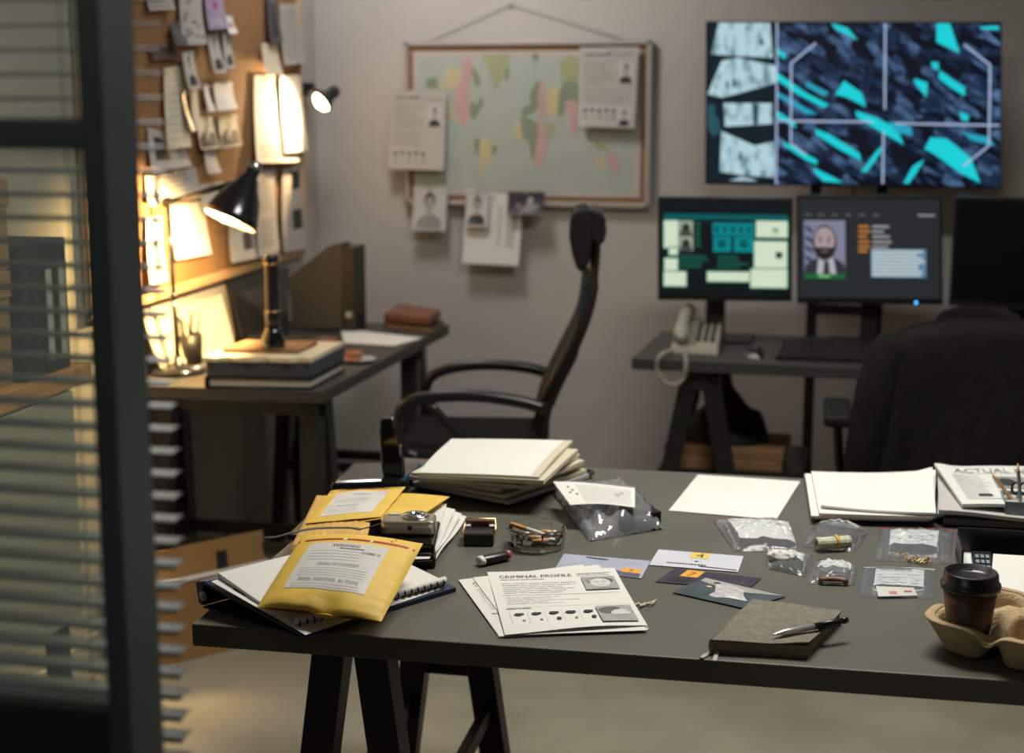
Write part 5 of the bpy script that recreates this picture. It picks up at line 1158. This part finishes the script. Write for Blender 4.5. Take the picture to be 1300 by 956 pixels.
# bag C : gold chain
zipbag('plastic bag with a white label and a gold chain inside', [P(1112, 712, TZ), P(1206, 716, TZ), P(1212, 673, TZ), P(1116, 670, TZ)], crumple(.010, .006, 21), (.16, .36, .80, .88), None, lines=4, film_m='sheen', zipm='redtape')
t = thing('gold_chain', 'small gold chain lying in the plastic bag with the white label', 'chain', tuple(P(1162, 708, TZ + .004)))
rnd = random.Random(4); b = MB()
path = spline([P(x, y, TZ + .005) - t.location for x, y in ((1133, 702), (1142, 705), (1152, 703), (1150, 708), (1160, 711), (1172, 712), (1178, 708), (1168, 706), (1160, 708), (1170, 714), (1182, 713))], 4)
for i in range(len(path) - 1):
    c_ = (path[i] + path[i + 1]) / 2; d_ = (path[i + 1] - path[i]).normalized(); n_ = d_.cross(Vector((0, 0, 1))).normalized(); w_ = n_ if i % 2 else Vector((0, 0, 1)); 
    b.tube([c_ + d_ * .0034 * math.cos(a) + w_ * .002 * math.sin(a) for a in [2 * math.pi * k / 10 for k in range(11)]], .0008, M['brass'], 5)
b.build('links', t)
# bag D : crumpled paper
zipbag('small plastic bag with crumpled white paper, in front of the folded label bag', [P(974, 722, TZ), P(1024, 733, TZ), P(1032, 705, TZ), P(972, 697, TZ)], crumple(.012, .006, 31), (.05, .45, .85, .97), None, lines=0)
cw = P(992, 716, TZ)
b = MB(); b.lathe([(0, 0)], M['paper'], 4) if False else None
b.grid(lambda u, v: tuple(Vector((math.cos(6.2832 * u) * math.sin(math.pi * v), math.sin(6.2832 * u) * math.sin(math.pi * v), math.cos(math.pi * v))) * (.013 + .010 * abs(noise.noise((math.cos(6.2832 * u) * math.sin(math.pi * v) * 2.2, math.sin(6.2832 * u) * math.sin(math.pi * v) * 2.2, math.cos(math.pi * v) * 2.2)))) * 1.0), 30, 16, M['paper'], smooth=True)
for i, v_ in enumerate(b.v): b.v[i] = Vector((v_.x * 1.5, v_.y, (v_.z + .016) * .75))
tag(b.build('crumpled_paper', loc=(cw.x, cw.y, TZ + .0006)), 'crumpled wad of off-white paper in the small bag beside the number 4 photo', 'paper')
# bag E : brown object
zipbag('small plastic bag with a red zip strip and a brown object inside', [P(1025, 741, TZ), P(1084, 743, TZ), P(1089, 717, TZ), P(1032, 714, TZ)], crumple(.014, .007, 41), (.16, .45, .88, .84), None, lines=2)
kq0, kq1 = P(1040, 737, TZ + .006), P(1076, 738, TZ + .006); kd = kq1 - kq0
t = thing('folding_knife', 'brown wooden-handled folding knife in the small bag with red zip', 'knife', tuple((kq0 + kq1) / 2), math.atan2(kd.y, kd.x))
b = MB(); b.tube(spline([(-.023, -.002, 0), (-.012, .002, .001), (.008, .002, .001), (.024, -.003, 0)], 5), [.004] + [.0058] * 14 + [.004], M['leather'], 12); b.build('handle', t)
b = MB(); b.prism([(-.020, -.006), (.014, -.006), (.02, -.002), (-.02, -.001)], -.001, .001, M['chrome']); b.build('blade', t)
# bag F
zipbag('flat plastic evidence bag with a typed white label, nearest the coffee cup', [P(1091, 758, TZ), P(1187, 760, TZ), P(1188, 722, TZ), P(1097, 719, TZ)], crumple(.004, .003, 51), (.17, .33, .84, .93), 'EVIDENCE', lines=4, film_m='sheen', zipm='coil')
s = Surf(P(1115, 757, TZ + .004), P(1165, 756, TZ + .004), P(1160, 746, TZ + .013), P(1112, 744, TZ + .013)); s.base(M['paper'], 2, 2, .002); s.rect(.3, .2, .5, .5, M['redtape']); s.rect(.7, .4, .9, .6, M['redtape'])
s.done('folded_paper', 'small folded white paper with red marks in the bag nearest the coffee cup', 'paper')

# ---- photographs on the table
def p7(s):
    s.poly([(.03, .02), (.97, .02), (.97, .2), (.62, .30), (.25, .12), (.03, .05)], M['photopurple']); s.poly([(.28, .92), (.55, .86), (.50, .80), (.27, .86)], M['ink'])
    s.poly([(.30, .78), (.62, .84), (.92, .60), (.60, .55)], M['photogrey']) if False else None
    s.rect(.74, .22, .96, .46, M['markerorange']); s.text('7', .82, .255, .15, M['ink'])
sheetpx('crime_scene_photo', 'pale photo with an orange marker 7 lying behind the criminal profile pages', 'photo', [(705, 721), (814, 734), (826, 712), (716, 703)], m=M['photolav'], deco=p7, z=TZ + .0012)
def p4(s):
    s.rect(.40, .62, .62, .98, M['markeryellow']); s.text('4', .46, .68, .24, M['ink'], .10)
    s.lines(.18, .16, .62, .27, 1, M['ink'], .55, 14, 0); s.poly([(.55, .12), (.98, .06), (.98, .10), (.55, .17)], M['ink']); s.ell(.50, .42, .025, .03, M['bluegrey'], 8)
sheetpx('crime_scene_photo', 'white photo with a yellow marker 4, behind the dark marker photo', 'photo', [(824, 717), (937, 726), (944, 706), (836, 697.5)], m=mat('pale_photo_print', (0.66, 0.67, 0.74), 0.35, var=0.05), deco=p4, z=TZ + .0012)
def p7b(s):
    s.rect(.16, .50, .36, .96, M['markerorange']); s.text('7', .22, .56, .28, M['ink'], .075); s.lines(.10, .1, .35, .4, 3, M['ink'], .5, 3); s.rect(.86, .40, .89, .46, M['inkgrey'])
sheetpx('crime_scene_photo', 'dark violet photo with an orange marker 7, under the pale object photo', 'photo', [(832, 738.5), (950, 748), (967, 734), (857, 721)], m=mat('plum_photo_print', (0.040, 0.030, 0.055), 0.35, var=0.3, scale=30), deco=p7b, z=TZ + .0012)
def ps(s):
    s.poly([(.02, .98), (.98, .98), (.6, .70), (.2, .74), (.02, .8)], M['photogrey'])
    s.poly([(.22, .82), (.40, .90), (.58, .80), (.70, .55), (.86, .34), (.62, .30), (.50, .18), (.40, .22), (.38, .45), (.30, .62)], M['sole']); s.ell(.22, .62, .035, .04, M['markeryellow'], 8); s.ell(.22, .85, .04, .05, M['ink'], 8)
    s.poly([(.55, .3), (.86, .34), (.62, .42)], M['paper'])
sheetpx('crime_scene_photo', 'teal photo of a pale crumpled object, tucked behind the grey notebook', 'photo', [(853, 751.5), (944, 772), (998, 757), (895, 733)], m=M['phototeal'], deco=ps, z=TZ + .0022)

# ---- criminal profile pages
def prof(s, mug=True):
    s.text('CRIMINAL PROFILE', .08, .875, .042, M['ink'], .56); s.lines(.08, .835, .42, .86, 1, M['inkred'], .4, 5, 0); s.rect(.68, .915, .95, .922, M['inkgrey']); s.lines(.68, .87, .95, .91, 2, M['inklight'], .3, 4)
    s.lines(.08, .60, .66, .80, 6, M['inklight'], .22, 5, .4); s.rect(.06, .57, .94, .574, M['inkgrey']); s.lines(.08, .42, .7, .55, 5, M['inklight'], .2, 5, .5); s.rect(.06, .375, .94, .378, M['inklight']); s.lines(.06, .34, .24, .37, 1, M['inkgrey'], .3, 3, 0)
    for i in range(5):
        u = .13 + .125 * i; s.ell(u, .26, .030 + .006 * (i == 3), .022, M['ink'], 10); s.ell(u + .025, .265, .02, .014, M['ink'], 8)
        s.ell(u + .03, .17, .012 + .006 * (i in (2, 4)), .022 if i in (2, 4) else .012, M['ink'] if i in (2, 4) else M['inkgrey'], 8)
        s.rect(u - .055, .12, u - .053, .32, M['inklight'])
    if mug:
        s.rect(.70, .62, .955, .84, M['photogrey']); s.ell(.83, .765, .105, .055, mat('dark_hair_print', (.09, .085, .08), .6), 18); s.ell(.83, .735, .078, .075, mat('pale_face_print', (.62, .61, .58), .6), 18)
        s.poly([(.72, .63), (.80, .64), (.83, .66), (.88, .64), (.94, .63)], M['inkgrey']); s.rect(.79, .745, .815, .752, M['ink']); s.rect(.845, .745, .87, .752, M['ink']); s.rect(.81, .69, .85, .694, M['inkgrey'])
        s.rect(.70, .06, .955, .33, M['photogrey']); s.ell(.80, .25, .095, .06, mat('grey_hair_print', (.11, .105, .1), .6), 18); s.ell(.86, .20, .07, .06, mat('pale_profile_print', (.60, .59, .56), .6), 18); s.rect(.90, .215, .925, .22, M['ink'])
sheetpx('case_folder', 'cream folder lying lowest under the criminal profile pages', 'folder', [(633, 809), (824, 799), (778, 735), (590, 742)], z=TZ + .0012, m=M['manila'], t=.001)
sheetpx('profile_page', 'criminal profile page mostly hidden, left of the topmost profile page', 'paper', [(634, 808), (800, 794), (740, 716.5), (582, 736)], z=TZ + .0026, deco=lambda s: prof(s, False))
sheetpx('profile_page', 'blank-backed page between the two criminal profile pages', 'paper', [(655, 806), (822, 800), (760, 717), (600, 733)], z=TZ + .0040, nu=3, nv=3)
sheetpx('profile_page', 'topmost criminal profile page with two grey mugshots and fingerprints', 'paper', [(641, 806), (822, 794), (780, 721.5), (618.5, 725.5)], z=TZ + .0052, deco=prof, h=lambda u, v: .006 * math.exp(-((v) / .10) ** 2) * math.sin(math.pi * min(1, u * 1.05)) * u + .0012 * math.sin(3 * u + 4 * v), nu=10, nv=12)
b = MB(); q = P(818, 765, TZ + .002)
b.tube(spline([P(x, y, TZ + .0025) - q for x, y in ((800, 768), (806, 768), (811, 766), (815, 769), (822, 766), (828, 764), (833, 762))], 4), .0016, M['manila'], 7); b.tube(spline([P(x, y, TZ + .0035) - q for x, y in ((812, 770), (818, 766), (826, 767), (831, 764))], 4), .0014, M['manila'], 7)
tag(b.build('cotton_string', loc=tuple(q)), 'short cream string sticking out at the right of the profile pages', 'string')

# ---- notebook and pen
N = [(901, 812), (1027, 818.5), (1069, 775), (955.5, 760.5)]
zt2 = TZ + .021
c = [P(*q, zt2) for q in N]; o_ = sum(c, Vector()) / 4
t = thing('notebook', 'worn grey cloth-covered notebook near the front edge of the table', 'notebook', (o_.x, o_.y, TZ))
q = [Vector((p.x - o_.x, p.y - o_.y, 0)) for p in c]
def nb(name, z0, z1, m, k=1.0, bev=.0008):
    b = MB(); b.prism([(p.x * k, p.y * k) for p in q], z0, z1, m); return b.build(name, t, bevel=bev)
nb('bottom_cover', 0, .0022, M['notebook']); nb('pages', .0023, .0178, M['pages'], .965)
s = Surf(*[Vector((p.x, p.y, .0212)) for p in q], h=lambda u, v: .004 * math.exp(-((u - 1) ** 2 + v ** 2) / .06) - .0015 * math.exp(-((u - .62) ** 2) / .06 - v * v / .02) + .0006 * math.sin(5 * u) * v)
s.base(M['notebook'], 20, 16, .002); cv = s.mb.build('top_cover', t, recalc=False)
b = MB(); b.T = Matrix.Identity(4); dirL = (q[3] - q[0]); b.tube([q[0] + Vector((.002, 0, .0115)), q[3] + Vector((.002, 0, .0115))], .0105, M['notebook'], 14, flat=.35, upv=(1, 0, 0)); b.build('spine', t)
for e_ in (((908, 824), (898, 830), (890, 835)), ((911, 824), (909, 832), (907, 839))):
    pp = [P(e_[0][0], e_[0][1] - 5, TZ + .0045) - Vector(t.location), P(e_[0][0], e_[0][1] + 1, TZ + .003) - Vector(t.location), P(*e_[1], TZ + .0015) - Vector(t.location), P(*e_[2], TZ + .0015) - Vector(t.location)]
    b = MB(); b.tube(spline(pp, 4), .0035, M['papergrey'], 8, flat=.12, upv=(0, 0, 1)); b.build('ribbon', t)
a0, a1 = P(980, 806, TZ + .0265), P(1076, 787, TZ + .0305); d_ = a1 - a0; L_ = d_.length; X = Matrix.Translation(a0 - (a0 + a1) / 2) @ d_.to_track_quat('Z', 'Y').to_matrix().to_4x4()
t = thing('ballpoint_pen', 'silver and black ballpoint pen lying across the grey notebook', 'pen', tuple((a0 + a1) / 2))
b = MB(); b.lathe([(0, 0), (.0008, .0005), (.0012, .004), (.0040, .018), (.0045, .022), (.0045, L_ * .55), (0, L_ * .55)], mat('pen_silver', (.7, .68, .66), .32, .7), 18, X=X); b.build('lower_barrel', t)
b = MB(); b.lathe([(0, L_ * .55), (.0048, L_ * .55), (.0050, L_ * .9), (.0042, L_ * .91), (.0042, L_ * .935), (0, L_ * .935)], M['blackp'], 18, X=X); b.build('upper_barrel', t)
b = MB(); b.lathe([(0, L_ * .93), (.0048, L_ * .93), (.0052, L_ * .95), (.0048, L_ * .995), (0, L_)], M['gloss'], 18, X=X); b.build('push_button', t)
b = MB(); b.T = X; b.box((0.0, -.0062, L_ * .76), (.0035, .0018, L_ * .30), M['gloss']); b.build('clip', t, bevel=.0005)

# ---- back right: papers, newspapers, trays, pen holder
slabpx('document_tray', 'low black tray under the loose paper stack at the back right', 'tray', [(1034, 661), (1200, 664), (1196, 622), (1044, 612)], TZ, .008, M['gloss'], bev=.002)
PS = [([(1034, 657), (1180, 660), (1186, 606), (1021, 602)], .0105, 'papergrey', 'lowest', 0.0), ([(1030, 655), (1184, 658), (1187, 604), (1022, 602)], .016, 'paper', 'third from the top', .002),
      ([(1040, 652), (1186, 656), (1188, 600), (1030, 600)], .022, 'paper', 'second from the top', .004), ([(1042, 643), (1188, 653), (1183, 604), (1055, 606)], .028, 'paper', 'topmost', .012)]
for k, (px, z, mm, wh, cu) in enumerate(PS):
    sheetpx('paper_stack_sheet', 'loose white sheets curling in the back right pile, %s layer' % wh, 'paper', px, z=TZ + z, m=M[mm], t=.004, h=lambda u, v, cu=cu: .5 * cu * (2 * u - 1) ** 2 * (.5 + v) + cu * .9 * max(0, u - .55) * v * 2, nu=14, nv=8, grp='loose sheets at the back right')
def news(s):
    s.text('ACTUAL NEWS', .12, .80, .11, M['inkgrey'], .80); s.rect(.1, .775, .94, .782, M['inkgrey']); s.rect(.40, .38, .66, .70, M['inkgrey']); s.ell(.50, .55, .08, .10, M['ink']); s.ell(.60, .5, .05, .08, M['photogrey'])
    s.lines(.08, .10, .36, .74, 14, M['inklight'], .4, 3); s.lines(.70, .10, .95, .74, 14, M['inklight'], .4, 3); s.lines(.40, .08, .66, .34, 6, M['inkgrey'], .4, 3); s.rect(.20, .18, .32, .24, M['ink'])
slabpx('document_tray', 'low black tray under the newspapers at the back right', 'tray', [(1196, 668), (1372, 678), (1360, 622), (1206, 612)], TZ, .020, M['gloss'], bev=.004)
for k, (z, lab) in enumerate(((.022, 'lowest'), (.031, 'middle'))):
    sheetpx('newspaper', 'folded newspaper in the back right tray, %s of three' % lab, 'newspaper', [(1190 + 2 * k, 652 - 3 * k), (1356, 660), (1350, 600), (1192 - 2 * k, 602 - 2 * k)], z=TZ + z, m=M['papergrey'], t=.007, h=lambda u, v, k=k: .003 * math.sin(5 * u + k), nu=10, nv=6, grp='newspapers in the back right tray')
sheetpx('newspaper', 'newspaper headed ACTUAL NEWS on top of the back right tray', 'newspaper', [(1222, 640), (1362, 645), (1348, 592), (1186, 594)], z=TZ + .044, m=mat('newsprint', (0.66, 0.68, 0.64), 0.9, var=0.03), t=.006, deco=news, h=lambda u, v: .010 * math.exp(-(u / .12) ** 2) * (v) + .003 * math.sin(4 * u), nu=16, nv=8, grp='newspapers in the back right tray')
c = [P(*q_, TZ) for q_ in ((1275, 673), (1336, 675))]; wd_ = (c[1] - c[0]).length; hc = (PY(1275, 637, c[0].y).z - TZ) * 1.0
o_ = (c[0] + c[1]) / 2 + Vector((0, .04, 0))
t = thing('pencil_holder', 'grey square pencil holder at the right edge of the table', 'pencil holder', (o_.x, o_.y, TZ)); hw = wd_ / 2
b = MB(); th_ = .0025
b.box((0, 0, .002), (wd_, .08, .004), M['steelgrey'])
for s_ in (-1, 1): b.box((s_ * (hw - th_ / 2), 0, hc / 2), (th_, .08, hc), M['steelgrey']); b.box((0, s_ * (.04 - th_ / 2), hc / 2), (wd_, th_, hc), M['steelgrey'])
b.build('body', t, bevel=.0008)
def pencil(label, foot, tip, m, tipm):
    foot, tip = Vector(foot), Vector(tip); d_ = (tip - foot); L_ = d_.length; X = d_.to_track_quat('Z', 'Y').to_matrix().to_4x4(); t = thing('pencil', label, 'pencil', tuple(foot))
    b = MB(); b.lathe([(0, 0), (.0036, 0), (.0036, L_ - .018), (0, L_ - .018)], m, 6, smooth=False, X=X); b.build('body', t)
    b = MB(); b.lathe([(.0036, L_ - .018), (.001, L_ - .004), (0, L_ - .004)], M['pencil'], 12, X=X); b.build('sharpened_wood', t)
    b = MB(); b.lathe([(.0011, L_ - .0045), (0, L_)], M['ink'], 8, X=X); b.build('lead', t)
yq = o_.y
pencil('natural wood pencil leaning left in the grey pencil holder', (o_.x + .005, yq, TZ + .006), PY(1257, 598, yq + .01), M['pencil'], None)
pencil('dark grey pencil standing upright in the pencil holder', (o_.x - .008, yq - .01, TZ + .006), PY(1292, 586, yq - .005), M['steelgrey'], None)
sc = Vector((o_.x - .012, yq + .016, TZ + .004)); t = thing('scissors', 'black scissors handles sticking out of the grey pencil holder', 'scissors', tuple(sc))
hp_ = PY(1284, 622, yq + .016) - sc
b = MB(); b.prism([(-.006, 0), (.006, 0), (.004, .055), (-.004, .055)], -.001, .001, M['alu'], axis='y'); b.build('blade', t)
for s_ in (-1, 1):
    b = MB(); b.tube([Vector((s_ * .007 + .007 * math.cos(a), 0, .062 + .011 * math.sin(a))) for a in [2 * math.pi * k / 18 for k in range(19)]], .0026, M['blackp'], 8); b.build('handle', t)

# black letter tray with papers and a remote at the right
T0, T1 = P(1214, 706, TZ), P(1345, 714, TZ); T2 = P(1225, 776, TZ); ex = (T1 - T0).normalized(); ey = (T2 - T0); ey.z = 0
t = thing('letter_tray', 'open black letter tray at the right edge holding papers and a remote', 'tray', (T0.x, T0.y, TZ), math.atan2(ex.y, ex.x))
Wt, Dt = .26, .32
hb3 = PY(1214, 669, T0.y).z - TZ
b = MB(); b.box((Wt / 2, -Dt / 2, .003), (Wt, Dt, .006), M['blackp']); b.box((Wt / 2, 0, hb3 / 2), (Wt, .004, hb3), M['blackp']); b.box((0, -.05, hb3 * .42), (.004, .1, hb3 * .84), M['blackp']); b.box((0, -Dt / 2, .010), (.004, Dt, .020), M['blackp']); b.build('body', t, bevel=.0012)
SL = [([(1252, 783), (1352, 790), (1342, 726), (1256, 721)], .012, 'paper', 'bottom sheaf of the papers in the black letter tray'), ([(1256, 775), (1352, 782), (1342, 718), (1259, 713)], .020, 'papergrey', 'middle sheaf of the papers in the black letter tray'), ([(1256, 762), (1350, 770), (1342, 708), (1261, 703)], .032, 'paper', 'blank top sheaf of the papers in the black letter tray')]
for px, z, mm, lab in SL: sheetpx('paper_sheaf', lab, 'paper', px, z=TZ + z + .002, m=M[mm], t=.0045, nu=3, nv=3, grp='papers in the letter tray')
sheetpx('paper_sheaf', 'narrow white paper edge left of the black remote in the letter tray', 'paper', [(1222, 742), (1238, 742), (1233, 700), (1219, 699)], z=TZ + .010, t=.003, nu=2, nv=2)
r0, r1, r2, r3 = [P(x, y, TZ + .032) for x, y in ((1240, 742), (1264, 744), (1259, 700), (1233, 699))]; o_ = (r0 + r1 + r2 + r3) / 4
t = thing('remote_control', 'black keypad remote lying in the letter tray behind the coffee cup', 'remote', tuple(o_ - Vector((0, 0, .014))))
s = Surf(*[q_ - Vector(t.location) for q_ in (r0, r1, r2, r3)]); b = MB(); b.hexa([s.p(0, 0, -.0135), s.p(1, 0, -.0135), s.p(1, 1, -.0135), s.p(0, 1, -.0135)], [s.p(0, 0), s.p(1, 0), s.p(1, 1), s.p(0, 1)], M['blackp']); b.build('body', t, bevel=.002)
for i in range(3):
    for j in range(5):
        b = MB(); u, v = .14 + .26 * i, .12 + .16 * j; b.hexa([s.p(u, v, -.0005), s.p(u + .18, v, -.0005), s.p(u + .18, v + .10, -.0005), s.p(u, v + .10, -.0005)], [s.p(u, v, .002), s.p(u + .18, v, .002), s.p(u + .18, v + .10, .002), s.p(u, v + .10, .002)], M['steelgrey']); b.build('button', t)

# ---- cup carrier and cup
cq = P(1228, 800, TZ + .008)
CUPX, CUPY = .240, 2.118
ang = R(-28)
e1 = Vector((math.cos(ang), math.sin(ang), 0)); e2 = Vector((-math.sin(ang), math.cos(ang), 0))
SP = .049
ctr = Vector((CUPX, CUPY, TZ)) + e1 * SP + e2 * SP
t = thing('cup_carrier', 'moulded brown pulp drink carrier at the front right corner of the table', 'cup carrier', tuple(ctr), ang)
b = MB()
def carrier(u, v):
    x, y = (2 * u - 1) * .102, (2 * v - 1) * .102
    cq_ = 1 - .13 * abs((2 * u - 1) * (2 * v - 1)) ** 4; x *= cq_; y *= cq_
    ax_, ay_ = abs(x), abs(y); px_, py_ = abs(ax_ - SP), abs(ay_ - SP)
    r = (px_ ** 3 + py_ ** 3) ** (1 / 3)
    rim = .050 - .018 * math.exp(-(min(ax_, ay_) / .016) ** 2) * (1 if max(ax_, ay_) > .055 else .3) + .016 * math.exp(-(ax_ ** 2 + ay_ ** 2) / .0009)
    k = max(0, min(1, (r - .027) / .015)); z = .004 + (rim - .004) * (k * k * (3 - 2 * k))
    return (x, y, z)
ix = b.grid(carrier, 64, 64, M['pulp'])
def outer(a_, f):
    # outer wall following the rounded square outline, down to four feet
    ca, sa_ = math.cos(a_), math.sin(a_); m_ = max(abs(ca), abs(sa_)); x, y = ca / m_, sa_ / m_
    e = min(abs(x), abs(y)); notch = math.exp(-(e / .16) ** 2)
    rr = .106 - .030 * notch * (.3 + .7 * f) - .026 * f
    nn = (abs(ca) ** 5 + abs(sa_) ** 5) ** (-1 / 5)
    rim = .050 - .018 * notch
    bot = .0 + .030 * notch
    return (rr * nn * ca, rr * nn * sa_, rim + .001 - (rim - bot) * f)
b.grid(lambda u, v: outer(2 * math.pi * u, v), 96, 8, M['pulp'])
b.grid(lambda u, v: (lambda p: (p[0] * (.90 + .12 * v), p[1] * (.90 + .12 * v), p[2] + .0015 * math.sin(math.pi * v)))(outer(2 * math.pi * u, 0)), 96, 5, M['pulp'])
b.build('pulp_body', t, recalc=False, solid=.0022)
t = thing('paper_cup', 'brown paper coffee cup with a black lid standing in the pulp carrier', 'cup', (CUPX, CUPY, TZ + .0065))
HC = .095
b = MB(); b.lathe([(0, 0), (.0265, 0), (.0275, .002), (.0385, HC - .004), (.0365, HC - .004), (.026, .005), (0, .005)], M['cup'], 48); b.build('cup_body', t)
b = MB(); b.lathe([(.0385, HC - .008), (.0425, HC - .006), (.0432, HC - .001), (.0425, HC + .002), (.0395, HC + .004), (.0385, HC + .016), (.0370, HC + .0185), (.0350, HC + .0185), (.0335, HC + .011), (.010, HC + .012), (0, HC + .012)], M['blackp'], 56); b.build('lid', t)
b = MB(); b.box((0, .026, HC + .0125), (.010, .003, .001), M['ink']); b.build('sip_hole', t)
